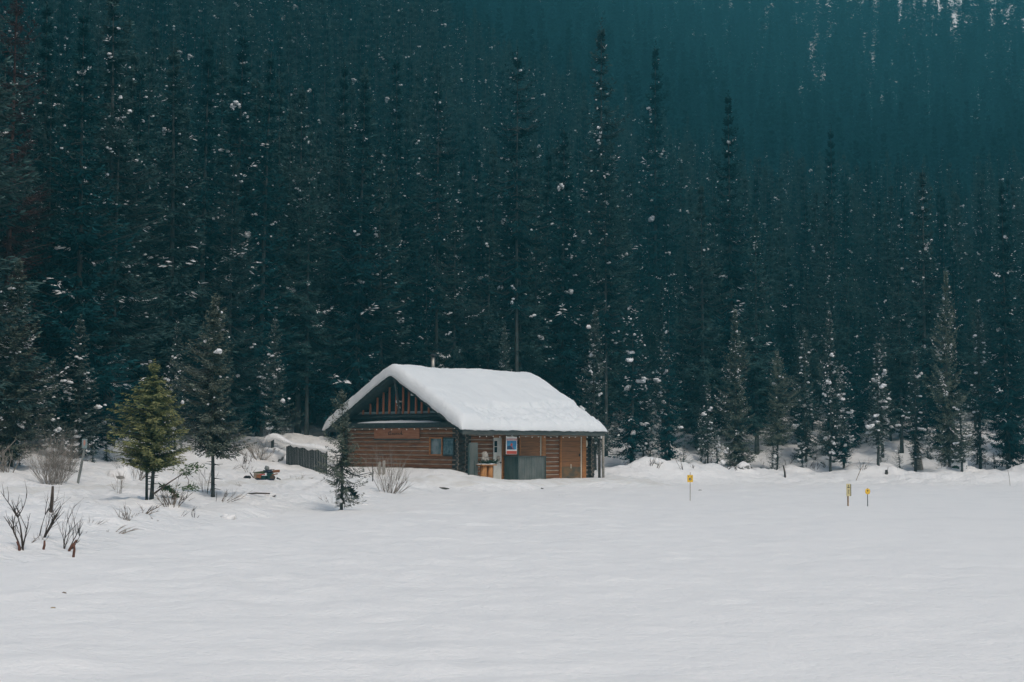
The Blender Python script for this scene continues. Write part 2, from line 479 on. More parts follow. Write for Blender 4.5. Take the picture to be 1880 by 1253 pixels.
    tr.tube([axis(max(z, 0))+np.array([0,0,min(z, 0)]) for z in zz], [rb*(1.35 if z < .1 else 1)*(1-.93*max(z, 0)/H) for z in zz], 8)
    if twin:
        tr.tube([(.25, .1, -.3), (.35, .1, H*.25), (.18, .05, H*.6)], [rb*.75, rb*.6, rb*.25], 7)
    if wood.n:
        tr.add(wood.v, wood.f, 0, True)
    # dead lower stubs
    for k_ in range(10):
        z = r.uniform(.05, max(z0, .1))*H; a = r.uniform(0, 6.28); l = r.uniform(.3, .9)*min(1, H/12)
        tr.tube([axis(z), axis(z)+np.array([math.cos(a)*l, math.sin(a)*l, r.uniform(-.25,.1)*l])], [.022, .006], 3)
    trunk = tr.mesh("trunk", M[bark])
    if nb < 100 and H > 15: trunk = None
    # snow lying on the branches: thin flecks, pads that follow a bough, a few clumps
    idx = r.choice(len(branch_tips), min(len(branch_tips), snow_n*2), replace=False)
    made = 0
    def lump(c, d, sx_, sy_, sz_, sd, nu, nvv):
        b = MB(); b.blob((0,0,0), (sx_, sy_, sz_), sd, nu=nu, nv=nvv, rough=.38)
        sn.add([(c[0]+x*d[0]-y*d[1], c[1]+x*d[1]+y*d[0], c[2]+zq+sz_*.4-.12*x) for x, y, zq in b.v], b.f, 0, True)
    for i in idx:
        P, d, L, t = branch_tips[i]
        if made >= snow_n: break
        if L < .25: continue
        made += 1
        j = int(r.integers(len(P)//2, len(P))); c = P[j]; kd = r.random(); sd = int(seed*1000+i)
        if kd < .86:
            q = (.026+.042*r.random()**1.6)*snow_s
            lump(c+r.normal(size=3)*.05, d, q*r.uniform(.9, 1.7), q*1.1, q*.75, sd, 6, 4)
        elif kd < .975:
            q = (.055+.05*r.random())*snow_s
            for jj in range(max(1, j-2), j+1):
                lump(P[jj]+r.normal(size=3)*.05, d, q*r.uniform(.9, 1.7), q*r.uniform(.9, 1.4), q*.8, sd+jj, 8, 5)
        else:
            q = (.09+.08*r.random())*snow_s
            lump(c, d, q*1.25, q*1.15, q*.95, sd, 12, 8)
            lump(c-d*q*1.1+r.normal(size=3)*q*.3, d, q*1.1, q*.9, q*.6, sd+1, 9, 6)
            lump(c+r.normal(size=3)*q*.8, d, q*.7, q*.7, q*.5, sd+2, 8, 5)
    snow = sn.mesh("snow", M['blobsnow']) if sn.n else None
    return trunk, crown, snow

def tree_objs(name, meshes, loc, scale, rz, label, cat="tree", group=None, wid=1.0, tilt=(0, 0)):
    root = empty(name, loc, rz)
    root.rotation_euler = (tilt[0], tilt[1], rz)
    root.scale = (scale*wid, scale*wid, scale)
    tag(root, label, cat, group)
    for nm, me in zip(("trunk", "crown", "snow"), meshes):
        if me is None: continue
        o = bpy.data.objects.new(nm, me); COL.objects.link(o); o.parent = root
        if nm == 'snow': o['kind'] = 'stuff'
    return root

# shared variants (height 20 m) : slim, dense, ragged
VAR = []
specs = [
 dict(Rad=2.7, nb=400, z0=.05, pw=.85), dict(Rad=2.3, nb=370, z0=.10, pw=.75), dict(Rad=3.0, nb=420, z0=.03, droop=1.2, pw=.95), dict(Rad=2.1, nb=350, z0=.14, pw=.7, gap=.12),
 dict(Rad=2.5, nb=400, z0=.20, gap=.2, irregular=.4, pw=.7), dict(Rad=2.4, nb=370, z0=.05, pw=1.0), dict(Rad=2.9, nb=360, z0=.08, irregular=.42, gap=.12, pw=.85), dict(Rad=1.9, nb=350, z0=.04, pw=.8),
]
for i, s_ in enumerate(specs):
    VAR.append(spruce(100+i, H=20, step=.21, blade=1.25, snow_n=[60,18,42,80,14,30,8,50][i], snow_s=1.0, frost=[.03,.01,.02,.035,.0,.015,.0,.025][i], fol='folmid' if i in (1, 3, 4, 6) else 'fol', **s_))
# young edge trees (height 9 m)
YNG = []
for i, s_ in enumerate([dict(Rad=1.25, nb=220, z0=.09), dict(Rad=1.0, nb=200, z0=.17, gap=.1), dict(Rad=1.5, nb=230, z0=.06, droop=1.1), dict(Rad=.95, nb=180, z0=.14, irregular=.45)]):
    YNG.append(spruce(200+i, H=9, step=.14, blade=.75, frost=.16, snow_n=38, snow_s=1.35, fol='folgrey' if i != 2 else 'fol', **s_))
# simple far variants (height 18 m)
FAR = []
for i in range(4):
    FAR.append(spruce(300+i, H=18, Rad=[3.0, 2.5, 3.3, 2.2][i], nb=95, step=.6, blade=2.5, pw=.95, wr=.19, z0=.04, snow_n=[6,0,3,0][i], snow_s=1.2, fol='folfar', irregular=.25))

# --- individually placed trees: px, depth, top y, mesh set, width, name, label
def unit(meshes): return max(v.co.z for v in meshes[1].vertices)
def hand(px, Y, ytop, meshes, label, name="spruce_tree", wid=1.0, tilt=(0, 0), rz=None, cat="spruce", group=None):
    x = (px-940)/F*Y*1.0
    z = gz(x, Y)
    top = at(px, ytop, Y)
    x = at(px, 850, Y).x
    h = top.z-z
    sc = h/unit(meshes)
    HANDXY.append((x, Y))
    # the crown narrows less than the height shrinks
    return tree_objs(name, meshes, (x, Y, z-.05), sc, random.uniform(0, 6.28) if rz is None else rz, label, cat, group, wid=wid/ (sc**.25), tilt=tilt)
HANDXY = []
# foreground specials
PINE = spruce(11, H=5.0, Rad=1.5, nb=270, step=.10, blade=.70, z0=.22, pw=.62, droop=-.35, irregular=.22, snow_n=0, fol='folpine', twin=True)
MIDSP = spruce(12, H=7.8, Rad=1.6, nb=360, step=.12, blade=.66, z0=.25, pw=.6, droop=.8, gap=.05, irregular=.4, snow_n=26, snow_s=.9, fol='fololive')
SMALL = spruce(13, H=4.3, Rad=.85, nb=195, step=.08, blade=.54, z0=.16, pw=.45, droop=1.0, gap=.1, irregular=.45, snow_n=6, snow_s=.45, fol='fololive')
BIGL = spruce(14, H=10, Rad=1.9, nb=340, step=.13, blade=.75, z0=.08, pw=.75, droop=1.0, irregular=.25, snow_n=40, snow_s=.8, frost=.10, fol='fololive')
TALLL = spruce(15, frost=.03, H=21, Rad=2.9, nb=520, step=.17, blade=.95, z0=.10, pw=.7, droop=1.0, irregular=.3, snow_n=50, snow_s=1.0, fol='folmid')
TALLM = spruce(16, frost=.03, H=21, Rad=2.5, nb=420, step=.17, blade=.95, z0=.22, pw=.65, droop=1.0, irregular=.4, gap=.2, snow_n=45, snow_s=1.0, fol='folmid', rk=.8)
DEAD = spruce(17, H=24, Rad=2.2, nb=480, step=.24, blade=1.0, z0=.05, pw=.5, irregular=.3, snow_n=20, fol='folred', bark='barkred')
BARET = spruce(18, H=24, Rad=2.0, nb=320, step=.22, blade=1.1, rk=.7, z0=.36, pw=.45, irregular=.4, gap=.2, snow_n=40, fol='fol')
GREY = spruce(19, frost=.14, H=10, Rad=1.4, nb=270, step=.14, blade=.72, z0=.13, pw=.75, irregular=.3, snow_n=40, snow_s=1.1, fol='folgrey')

hand(280, 51, 656, PINE, "green double-stemmed pine with yellowish tips standing on the bank", "pine_tree", cat="pine", wid=1.14)
hand(390, 57, 536, MIDSP, "lone grey-green spruce with bare lower trunk beside the green pine", wid=.88)
hand(628, 56.5, 712, SMALL, "thin young spruce on the bank in front of the cabin's left end")
hand(22, 62, 470, BIGL, "bushy grey-green spruce with low trunk at the left edge of the photo", wid=1.1)
hand(140, 73, 575, GREY, "short pale spruce standing behind the leaning post sign", wid=1.3)
hand(92, 72, 655, GREY, "low frosted young spruce left of the leaning post sign", wid=1.2)
hand(4, 74, -60, DEAD, "rust-red dead conifer cut by the left edge of the photo", "dead_conifer", cat="conifer")
hand(78, 79, 150, TALLL, "broad dark spruce behind the short pale spruce by the post sign", wid=1.1)
hand(205, 81, 148, TALLM, "tall spruce with heavy snow clump low on its bare trunk, behind the pine", wid=1.15)
hand(320, 86, 580, GREY, "slim young spruce in the gap between the pine and the lone spruce", wid=.8)
hand(418, 92, 285, TALLL, "tall dense spruce directly behind the lone bare-trunked spruce", wid=.95)
hand(345, 101, 335, VAR[0], "mid-height spruce with its top against the dark gap behind the pine")
hand(500, 93, 576, GREY, "short snow-dotted spruce behind the snow-covered rock and brush", wid=1.1)
hand(562, 100, 235, TALLM, "tall spruce with bare trunk rising behind the snow-topped board fence", wid=.95)
hand(470, 108, 210, VAR[2], "dark spruce between the dense spruce and the one behind the board fence")
hand(660, 108, 110, VAR[1], "tall spruce behind the left eave of the cabin roof")
hand(722, 112, 95, VAR[5], "tall narrow spruce rising behind the snowy gable peak")
hand(800, 108, 150, BARET, "tall sparse spruce with ragged side limbs behind the stovepipe")
hand(832, 102, 372, TALLM, "mid-height spruce with big snow clumps close behind the roof ridge", wid=.95)
hand(780, 103, 455, VAR[7], "slim spruce tip just left of the snow-clumped spruce behind the ridge")
hand(948, 104, 85, BARET, "tall spruce with long bare pale trunk rising behind the cabin ridge")
hand(925, 101, 590, GREY, "small spruce tip peeking over the middle of the snowy roof", wid=.8)
hand(1032, 110, 225, VAR[0], "dark tall spruce behind the right end of the roof ridge")
hand(1112, 108, 285, BARET, "spruce with bare mid trunk above the right roof slope")
hand(1103, 128, 32, VAR[3], "tallest narrow spire reaching the top of the photo right of centre")
hand(1092, 99, 560, GREY, "brownish grey spruce touching the right end of the cabin", wid=.9)
hand(1160, 102, 532, YNG[2], "dense snow-dotted spruce, second tree right of the cabin", wid=1.1)
hand(1228, 101, 470, VAR[5], "dark spruce with thick trunk and two stacked snow clumps beside the snow mound", wid=.7)
hand(1342, 118, 165, VAR[2], "very tall broad spruce standing above the trees behind the round yellow sign")
hand(1352, 105, 560, BIGL, "full grey-green spruce at the shore edge, left of the bare-trunked one", wid=.8)
hand(1428, 105.5, 640, MIDSP, "short spruce with bare thick trunk at the shore beside a dark stick", wid=.8)
hand(1390, 112, 380, VAR[1], "spruce with long pale trunk behind the short bare-trunked shore spruce")
hand(1525, 104, 560, GREY, "slender spruce at the shore left of the leaning pole", wid=.8)
hand(1480, 108, 600, YNG[0], "grey young spruce with snowy low skirt left of the leaning pole")
hand(1612, 103, 622, YNG[1], "young thin-trunked spruce at the shore behind the tall narrow sign", wid=1.1)
hand(1655, 112, 480, VAR[4], "sparse spruce with broad snow pad behind the broken snag")
hand(1742, 103, 490, BIGL, "dark olive spruce reaching the ground right of the broken snag", wid=.7)
hand(1765, 101, 715, YNG[3], "small snow-laden spruce at the foot of the dark olive spruce", wid=1.3)
hand(1850, 104, 330, VAR[0], "tall spruce rising above the shore by the right edge of the photo", wid=.85)
hand(1800, 106, 560, YNG[0], "mid-sized spruce between the dark olive one and the right edge spruce")
hand(1700, 118, 300, VAR[3], "narrow tall spruce behind the dark olive shore spruce")
hand(1550, 104, 650, YNG[2], "low dense spruce just right of the slender shore spruce", wid=1.0)
hand(1300, 104, 700, YNG[1], "small spindly spruce behind the snow bank above the round yellow sign")
hand(1290, 112, 330, VAR[6], "ragged dark spruce between the two thick shore spruces")
hand(1532, 150, 225, VAR[7], "narrow dark spire standing in front of the hazy hillside")
hand(1205, 150, 75, VAR[0], "tall dark spruce in front of the haze, right of the tallest spire")

# --- the rest of the near forest: individuals first, then one mass
NIND = 235
cand = []
hx = np.array(HANDXY)
sp = 3.35
for Y in np.arange(60, 260, sp):
    for X in np.arange(-.44*Y, .44*Y, sp):
        x = X+rng.uniform(-1.2, 1.2); y = Y+rng.uniform(-1.2, 1.2)
        cand.append((x, y))
cand = np.array(cand)
dd = shore_dist(cand[:,0], cand[:,1])
u_, v_ = to_uv(cand[:,0], cand[:,1])
edge = 11.5+3*fbm(cand[:,0]*.15, cand[:,1]*.15, 2)+np.where(cand[:,0] > 8, -3.5, 4.5)
ok = (dd > edge) & ~((dd < edge+9) & (cand[:,0] > 7) & (rng.random(len(cand)) < .40)) & ~((u_ > -3) & (u_ < CL+2.5) & (v_ > -2) & (v_ < CW+3))
# keep the clearing by the gear heap open, and the lane left of the cabin
ok &= ~((cand[:,0] > -19) & (cand[:,0] < -6) & (cand[:,1] < 97))
ok &= ~((cand[:,0] > -16.5) & (cand[:,0] < -8) & (cand[:,1] < 99))
ok &= np.array([np.min(np.hypot(hx[:,0]-x, hx[:,1]-y)) > 2.0 for x, y in cand])
cand = cand[ok]; dd = dd[ok]
# nearest first
aa = cand[:,0]/cand[:,1]
inview = np.abs(aa) < .365
order = np.argsort(cand[:,1]+np.where(inview, 0, 1e4))
ind = order[:NIND]; rest = order[NIND:]
ZC = ground(cand[:,0], cand[:,1])
for i in ind:
    x, y = cand[i]; e = dd[i]
    px = 940+F*x/y
    zone = ("left of the cabin" if px < 600 else "directly behind the cabin roof" if px < 1110 else "just right of the cabin" if px < 1480 else "above the far right shore")
    front = (e < (13 if x > 8 else 18))
    if front and rng.random() < .8:
        ms = YNG[rng.integers(4)]; h = rng.uniform(3.5, 10.5); nm = "young_spruce"
        lab = "snow-flecked young spruce at the forest edge " + zone
        grp = "young spruces at the forest edge " + zone
    else:
        ms = VAR[rng.integers(8)]; h = (rng.uniform(20, 28) if px < 660 else rng.uniform(17, 25) if px < 1150 else rng.uniform(.62, 1.0)*min(21, 9+.30*(e-8))) if e > 14 else (rng.uniform(11, 20) if px < 1110 else rng.uniform(6, 12)); nm = "spruce_tree"
        lab = "tall dark spruce in the packed forest " + zone
        grp = "tall spruces in the packed forest " + zone
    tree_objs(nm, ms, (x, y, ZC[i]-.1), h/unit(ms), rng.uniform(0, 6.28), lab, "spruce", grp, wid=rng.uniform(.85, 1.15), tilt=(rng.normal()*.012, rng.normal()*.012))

# snow-laden saplings along the forest edge
SAP = []
for i in range(3):
    SAP.append(spruce(400+i, frost=.25, H=2.4, Rad=.75, nb=70, step=.09, blade=.5, z0=.02, pw=.6, snow_n=26, snow_s=.95, fol='folgrey', irregular=.4))
k_ = 0
for t_ in range(900):
    x = rng.uniform(-26, 40); y = rng.uniform(62, 116)
    if abs(x/y) > .36: continue
    e = float(shore_dist(np.array([x]), np.array([y]))[0])
    if not ((6.5 if x > 7 else 13) < e < 22): continue
    u1, v1 = to_uv(x, y)
    if -3 < u1 < CL+1.5 and -3 < v1 < CW+3: continue
    if -18 < x < -6 and y < 95: continue
    if k_ >= 88: break
    k_ += 1
    ms = SAP[rng.integers(3)]; px = 940+F*x/y
    zone = "left of the cabin" if px < 700 else ("just right of the cabin" if px < 1480 else "along the far right shore")
    tree_objs("sapling", ms, (x, y, gz(x, y)-.1), rng.uniform(.45, 1.1), rng.uniform(0, 6.28), "knee- to head-high snowy sapling at the foot of the forest "+zone, "sapling", "snowy saplings at the forest foot "+zone)

# mass of trees beyond
pts, var, scl = [], [], []
for i in rest:
    pts.append((cand[i,0], cand[i,1], ZC[i]-.2)); var.append(int(rng.integers(8))); scl.append((rng.uniform(21, 29) if cand[i,0] < -.05*cand[i,1] else rng.uniform(15, 25) if cand[i,0] < .06*cand[i,1] else rng.uniform(.6, 1.1)*min(21, 9+.30*(dd[i]-8)))/20)
fp = []
Y = 260.
while Y < 900:
    s_ = 4.1+(Y-260)*.0015
    for X in np.arange(-.42*Y, .45*Y, s_):
        fp.append((X+rng.uniform(-1, 1)*s_, Y+rng.uniform(-1, 1)*s_))
    Y += s_*1.25
fp = np.array(fp); fz = ground(fp[:,0], fp[:,1])
tl = 183-(fp[:,0]-147)*.50+20*fbm(fp[:,0]/9., fp[:,1]/70., 3)
tl = np.where(fp[:,0] < 90, 400, tl)
dens = np.where(fz > tl, .30, 1.0)
kp = (rng.random(len(fp)) < dens) & (fz < .34*fp[:,1]+30)
for (x, y), z in zip(fp[kp], fz[kp]):
    pts.append((x, y, z-.3)); var.append(8+int(rng.integers(4))); scl.append(rng.uniform(.55, 1.35))
print("mass trees", len(pts), "individual", len(ind)+len(HANDXY))
me = bpy.data.meshes.new("forest")
me.vertices.add(len(pts)); me.vertices.foreach_set("co", np.array(pts, dtype=np.float32).ravel())
a1 = me.attributes.new("kind_index", 'INT', 'POINT'); a1.data.foreach_set("value", np.array(var, dtype=np.int32))
a2 = me.attributes.new("tree_scale", 'FLOAT_VECTOR', 'POINT')
scl = np.array(scl); wv = rng.uniform(.85, 1.15, len(scl))
a2.data.foreach_set("vector", np.stack([scl*wv, scl*wv, scl], 1).astype(np.float32).ravel())
a3 = me.attributes.new("tree_turn", 'FLOAT_VECTOR', 'POINT')
a3.data.foreach_set("vector", np.stack([np.zeros(len(scl)), np.zeros(len(scl)), rng.uniform(0, 6.28, len(scl))], 1).astype(np.float32).ravel())
forest = bpy.data.objects.new("distant_forest", me); COL.objects.link(forest)
tag(forest, "dense conifer forest climbing the hazy mountainside", "forest", kind="stuff")
ng = bpy.data.node_groups.new("forest_nodes", 'GeometryNodeTree')
ng.interface.new_socket("Geometry", in_out='INPUT', socket_type='NodeSocketGeometry')
ng.interface.new_socket("Geometry", in_out='OUTPUT', socket_type='NodeSocketGeometry')
gi = ng.nodes.new("NodeGroupInput"); go = ng.nodes.new("NodeGroupOutput")
gj = ng.nodes.new("GeometryNodeJoinGeometry")
def named(nm, ty):
    n_ = ng.nodes.new("GeometryNodeInputNamedAttribute"); n_.data_type = ty; n_.inputs[0].default_value = nm
    return [o for o in n_.outputs if o.enabled][0]
ak, asc, atn = named("kind_index", 'INT'), named("tree_scale", 'FLOAT_VECTOR'), named("tree_turn", 'FLOAT_VECTOR')
for i, ms in enumerate(VAR+FAR):
    # one joined source mesh per kind
    bmv = MB()
    src = None
    import bmesh
    bm = bmesh.new(); mats_ = []
    for q in ms:
        if q is None: continue
        off_ = len(mats_); mats_.append(q.materials[0])
        n0 = len(bm.faces)
        bm.from_mesh(q)
        bm.faces.ensure_lookup_table()
        for fi in range(n0, len(bm.faces)): bm.faces[fi].material_index = off_
    jm = bpy.data.meshes.new("forest_tree"); bm.to_mesh(jm); bm.free()
    for q in mats_: jm.materials.append(q)
    src = bpy.data.objects.new("forest_tree_source", jm)      # not linked to the scene: only a source for the mass
    oi = ng.nodes.new("GeometryNodeObjectInfo"); oi.inputs[0].default_value = src; oi.inputs["As Instance"].default_value = True
    cmp_ = ng.nodes.new("FunctionNodeCompare"); cmp_.data_type = 'INT'; cmp_.operation = 'EQUAL'
    ins = [s for s in cmp_.inputs if s.enabled]
    ng.links.new(ak, ins[0]); ins[1].default_value = i
    ip = ng.nodes.new("GeometryNodeInstanceOnPoints")
    ng.links.new(gi.outputs[0], ip.inputs["Points"]); ng.links.new(cmp_.outputs[0], ip.inputs["Selection"])
    ng.links.new(oi.outputs["Geometry"], ip.inputs["Instance"])
    er = ng.nodes.new("FunctionNodeEulerToRotation"); ng.links.new(atn, er.inputs[0]); ng.links.new(er.outputs[0], ip.inputs["Rotation"])
    ng.links.new(asc, ip.inputs["Scale"])
    ng.links.new(ip.outputs[0], gj.inputs[0])
ng.links.new(gj.outputs[0], go.inputs[0])
md = forest.modifiers.new("forest", 'NODES'); md.node_group = ng

# ------------------------------------------------------------------ cabin
M['log'] = noisy("stained_log", (.14,.052,.022), (.31,.134,.056), 2.2, (.5,.5,7), .7, .5, 9, lo=.3, hi=.72, dist=.02)
M['loggrey'] = noisy("weathered_log", (.032,.036,.035), (.085,.075,.062), 2.5, (1,1,4), .85, .5, 9, dist=.02)
M['chink'] = noisy("chinking", (.27,.21,.155), (.40,.33,.26), 3, rough=.9)
M['orange'] = noisy("orange_stained_plank", (.28,.112,.034), (.42,.18,.058), 3, (.7,.7,6), .6, .3, 14, dist=.01)
M['shutter'] = noisy("brown_plank", (.16,.072,.030), (.31,.140,.056), 2, (.5,.5,7), .65, .3, 12, lo=.3, hi=.7, dist=.01)
M['doorlow'] = noisy("darker_door", (.085,.075,.055), (.20,.115,.05), 2, (1,1,2), .75)
M['redpost'] = noisy("red_stained_post", (.27,.085,.038), (.40,.145,.065), 4, (2,2,.6), .6)
M['darkgreen'] = noisy("dark_green_trim", (.020,.032,.034), (.040,.054,.052), 3, (1,1,3), .6)
M['fascia'] = noisy("grey_green_fascia", (.050,.058,.054), (.085,.092,.084), 2.5, (.6,.6,5), .7)
M['glass'] = mat("dark_glass", (.012,.030,.036), .12, .6)
M['paleglass'] = noisy("mottled_pane", (.04,.10,.12), (.26,.32,.33), 1.4, (1,1,1), .15, spec=.6)  # pane mottled from dark teal to pale grey
M['palegrey'] = mat("pale_grey", (.20,.26,.26), .6)
M['whitedoor'] = noisy("white_door_paint", (.52,.54,.50), (.64,.65,.61), 3, rough=.5)
M['corr'] = noisy("green_grey_metal", (.085,.105,.098), (.14,.155,.145), 2.5, (1,1,.5), .5)
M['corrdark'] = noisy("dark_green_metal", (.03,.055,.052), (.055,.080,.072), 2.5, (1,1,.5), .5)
M['white'] = mat("white_paint", (.75,.75,.72), .5)
M['cream'] = mat("cream_plaque", (.62,.58,.47), .5)
M['black'] = mat("black_paint", (.02,.02,.022), .5)
M['steel'] = mat("galvanised_pipe", (.30,.28,.25), .4, .5, .7)
M['red'] = mat("red_print", (.50,.09,.06), .5)
M['blue'] = noisy("blue_print", (.04,.16,.32), (.07,.34,.50), 2.2, rough=.5)
M['navy'] = mat("navy_print", (.02,.06,.12), .5)
M['fresh'] = noisy("peeled_log", (.30,.125,.035), (.46,.22,.075), 3, (3,3,.6), .6)
M['needle'] = noisy("cut_boughs", (.010,.030,.020), (.03,.06,.035), 9)
M['greybeige'] = noisy("dried_wicker", (.24,.22,.19), (.42,.39,.34), 14, rough=.9, bump=.8, bscale=22, dist=.03)
M['greyboard'] = noisy("weathered_board", (.022,.028,.029), (.055,.060,.057), 3, (5,5,.5), .85)
M['bulb'] = mat("frosted_bulb", (.85,.83,.76), .3)
M['signwood'] = noisy("sign_wood", (.33,.135,.065), (.44,.20,.11), 2, (.6,.6,5), .6)

def plane_pt(px, py, axis, val):
    """pixel -> cabin-local point on the plane local[axis]==val"""
    d = ray(px, py); o = Vector((0, 0, EYE))
    du = d.x*cu_+d.y*su_; dv = -d.x*su_+d.y*cu_
    ou = (0-CX)*cu_+(0-CY)*su_; ov = -(0-CX)*su_+(0-CY)*cu_
    if axis == 0: t = (val-ou)/du
    else: t = (val-ov)/dv
    return Vector((ou+du*t, ov+dv*t, EYE+d.z*t-ZB))
gab = lambda px, py, x=0.: plane_pt(px, py, 0, x)
frt = lambda px, py, y=0.: plane_pt(px, py, 1, y)

cabin = empty("log_cabin", (CX, CY, ZB), CA)
tag(cabin, "brown log cabin with thick snow on its roof at the forest edge", "cabin")
LR = .257; NR = 12
HW = LR*NR
def log_run(mb, axis, a, b, fixed, outward, z, r=.125, mi=0, seedv=0):
    """one log along local x (axis 0) or y (axis 1), slightly crooked"""
    rr = random.Random(seedv)
    n = max(2, int((b-a)/1.2)+1)
    pts = []; rad = []
    for i in range(n):
        s_ = a+(b-a)*i/(n-1); j = rr.uniform(-.008, .008)
        pts.append((s_, fixed+j, z+j) if axis == 0 else (fixed+j, s_, z+j)); rad.append(r*rr.uniform(.95, 1.03))
    mb.tube(pts, rad, 10, mi, True, squash=.93)

# openings (from the photograph, on the wall planes)
win_a, win_b = gab(792, 803), gab(816, 837)          # framed window in the gable wall
win2_a, win2_b = gab(818, 804), gab(838, 838)
door1 = (frt(903, 800).x, frt(925, 800).x)
shut = (frt(950, 800).x, frt(998, 800).x)
door2 = (frt(1025, 800).x, frt(1072, 800).x)
shut_z = 1.0
fw = MB()
for k in range(NR):
    z = LR*(k+.5)
    ivs = [(.0, CL)]
    cuts = [(door1[0], door1[1], -1, 2.75), (shut[0], shut[1], shut_z, 2.75), (door2[0], door2[1], -1, 2.75)]
    for c0, c1, za, zb_ in cuts:
        if za-.02 < z < zb_:
            out = []
            for a, b in ivs:
                if c1 <= a or c0 >= b: out.append((a, b)); continue
                if c0 > a: out.append((a, c0))
                if c1 < b: out.append((c1, b))
            ivs = out
    for a, b in ivs:
        log_run(fw, 0, a, b, 0, -1, z, seedv=k*7+int(a*10))
        if b-a > .2: fw.box(a+.01, b-.01, -.085, .02, z+LR/2-.03, z+LR/2+.03, 1)
fwo = fw.build("front_wall", [M['log'], M['chink']], cabin)
gw = MB()
gcut = (min(win_a.y, win_b.y), max(win_a.y, win_b.y)); gz0, gz1 = win_b.z, win_a.z
for k in range(NR):
    z = LR*(k+1)-.01
    ivs = [(.0, CW)]
    if gz0-.02 < z < gz1+.02:
        ivs = [(0, gcut[0]), (gcut[1], CW)]
    for a, b in ivs:
        log_run(gw, 1, a, b, 0, -1, z, seedv=k*5+3+int(a*10))
        gw.box(-.085, .02, a+.01, b-.01, z+LR/2-.03, z+LR/2+.03, 1)
log_run(gw, 1, 0, CW, 0, -1, -.0, seedv=77)
gwo = gw.build("gable_wall", [M['log'], M['chink']], cabin)
bw = MB()
for k in range(NR):
    log_run(bw, 0, 0, CL, CW, 1, LR*(k+.5), seedv=k+900)
    log_run(bw, 1, 0, CW, CL, 1, LR*(k+1)-.01, seedv=k+950)
bw.build("rear_wall", [M['log']], cabin)
# dark interior backing
bk = MB().box(.14, CL-.14, .16, CW-.14, -.3, HW-.05)
bk.build("inner_lining", M['black'], cabin)

# interlocking log ends at the three visible corners
def hexprism(mb, c, ax, r, l, mi):
    c = Vector(c); d = Vector(ax)
    mb.tube([c, c+d*l], [r, r], 6, mi, False)
def corner(cx_, cy_, sx, sy):
    cb = MB()
    for k in range(NR):
        z1 = LR*(k+.5); z2 = LR*(k+1)-.01
        l1 = .42+random.uniform(-.03, .03); l2 = .42+random.uniform(-.03, .03)
        # end of a front log, pointing along sx ; end of a gable log, pointing along sy
        hexprism(cb, (cx_, cy_, z1), (sx, 0, 0), .122, l1, 0)
        hexprism(cb, (cx_+sx*(l1-.035), cy_, z1), (sx, 0, 0), .138, .02, 1)
        hexprism(cb, (cx_, cy_, z2), (0, sy, 0), .122, l2, 0)
        hexprism(cb, (cx_, cy_+sy*(l2-.035), z2), (0, sy, 0), .138, .02, 1)
    return cb.build("log_corner", [M['loggrey'], M['chink']], cabin)
corner(0, 0, -1, -1); corner(CL, 0, 1, -1); corner(0, CW, -1, 1)
# weathered zone next to the corners
we = MB()
for k in range(NR):
    z1 = LR*(k+.5); z2 = LR*(k+1)-.01
    we.tube([(0,0,z1), (.55,0,z1)], [.131, .131], 10, 0, True, squash=.93)
    we.tube([(CL-.6,0,z1), (CL,0,z1)], [.131, .131], 10, 0, True, squash=.93)
    we.tube([(0,0,z2), (0,.75,z2)], [.131, .131], 10, 0, True, squash=.93)
we.build("weathered_log_end", [M['loggrey']], cabin)

# ---- roof
EV = 1.1; OL = .9; OR_ = .22
SL = .51
YR = CW/2
def deck(y): return 2.93+(EV+YR-abs(y-YR))*SL
rf = MB()
th = .16
x0, x1 = -OL, CL+OR_
for (ya, yb) in ((-EV, YR), (YR, CW+EV)):
    v = [(x0,ya,deck(ya)-th),(x1,ya,deck(ya)-th),(x1,yb,deck(yb)-th),(x0,yb,deck(yb)-th),(x0,ya,deck(ya)),(x1,ya,deck(ya)),(x1,yb,deck(yb)),(x0,yb,deck(yb))]
    rf.add(v, [(0,3,2,1),(4,5,6,7),(0,1,5,4),(1,2,6,5),(2,3,7,6),(3,0,4,7)])
roof = rf.build("roof", M['darkgreen'], cabin)
for xx in (x0-.05, x1+.003):
    for (ya, yb) in ((-EV, YR), (YR, CW+EV)):
        bb = MB()
        v = []
        for X_ in (xx, xx+.045):
            v += [(X_,ya,deck(ya)-.30),(X_,yb,deck(yb)-.30),(X_,yb,deck(yb)+.02),(X_,ya,deck(ya)+.02)]
        bb.add(v, [(0,3,2,1),(4,5,6,7),(0,1,5,4),(1,2,6,5),(2,3,7,6),(3,0,4,7)])
        bb.build("bargeboard", M['darkgreen'], roof)
MB().box(x0-.055, x1+.05, -EV-.06, -EV-.002, deck(-EV)-.33, deck(-EV)+.01).build("fascia", M['fascia'], roof)
sf = MB().box(x0+.1, x1-.05, -EV+.01, -EV+.10, deck(-EV)-.31, deck(-EV)-.17)
for k in range(11):
    xk = .3+k*(CL-.6)/10
    for (ya, yb) in ((-EV+.1, 0.3), ):
        sf.bar((xk, ya, deck(ya)-.25), (xk, yb, deck(yb)-.25), .09, .14)
sf.build("rafter_tail", M['darkgreen'], roof)

# ---- snow on the roof
nx, ny = 200, 190
sx0, sx1 = x0-.16, x1+.20
sy0, sy1 = -EV-.13, CW+EV+.2
gx = np.linspace(0, 1, nx); gy = np.linspace(0, 1, ny)
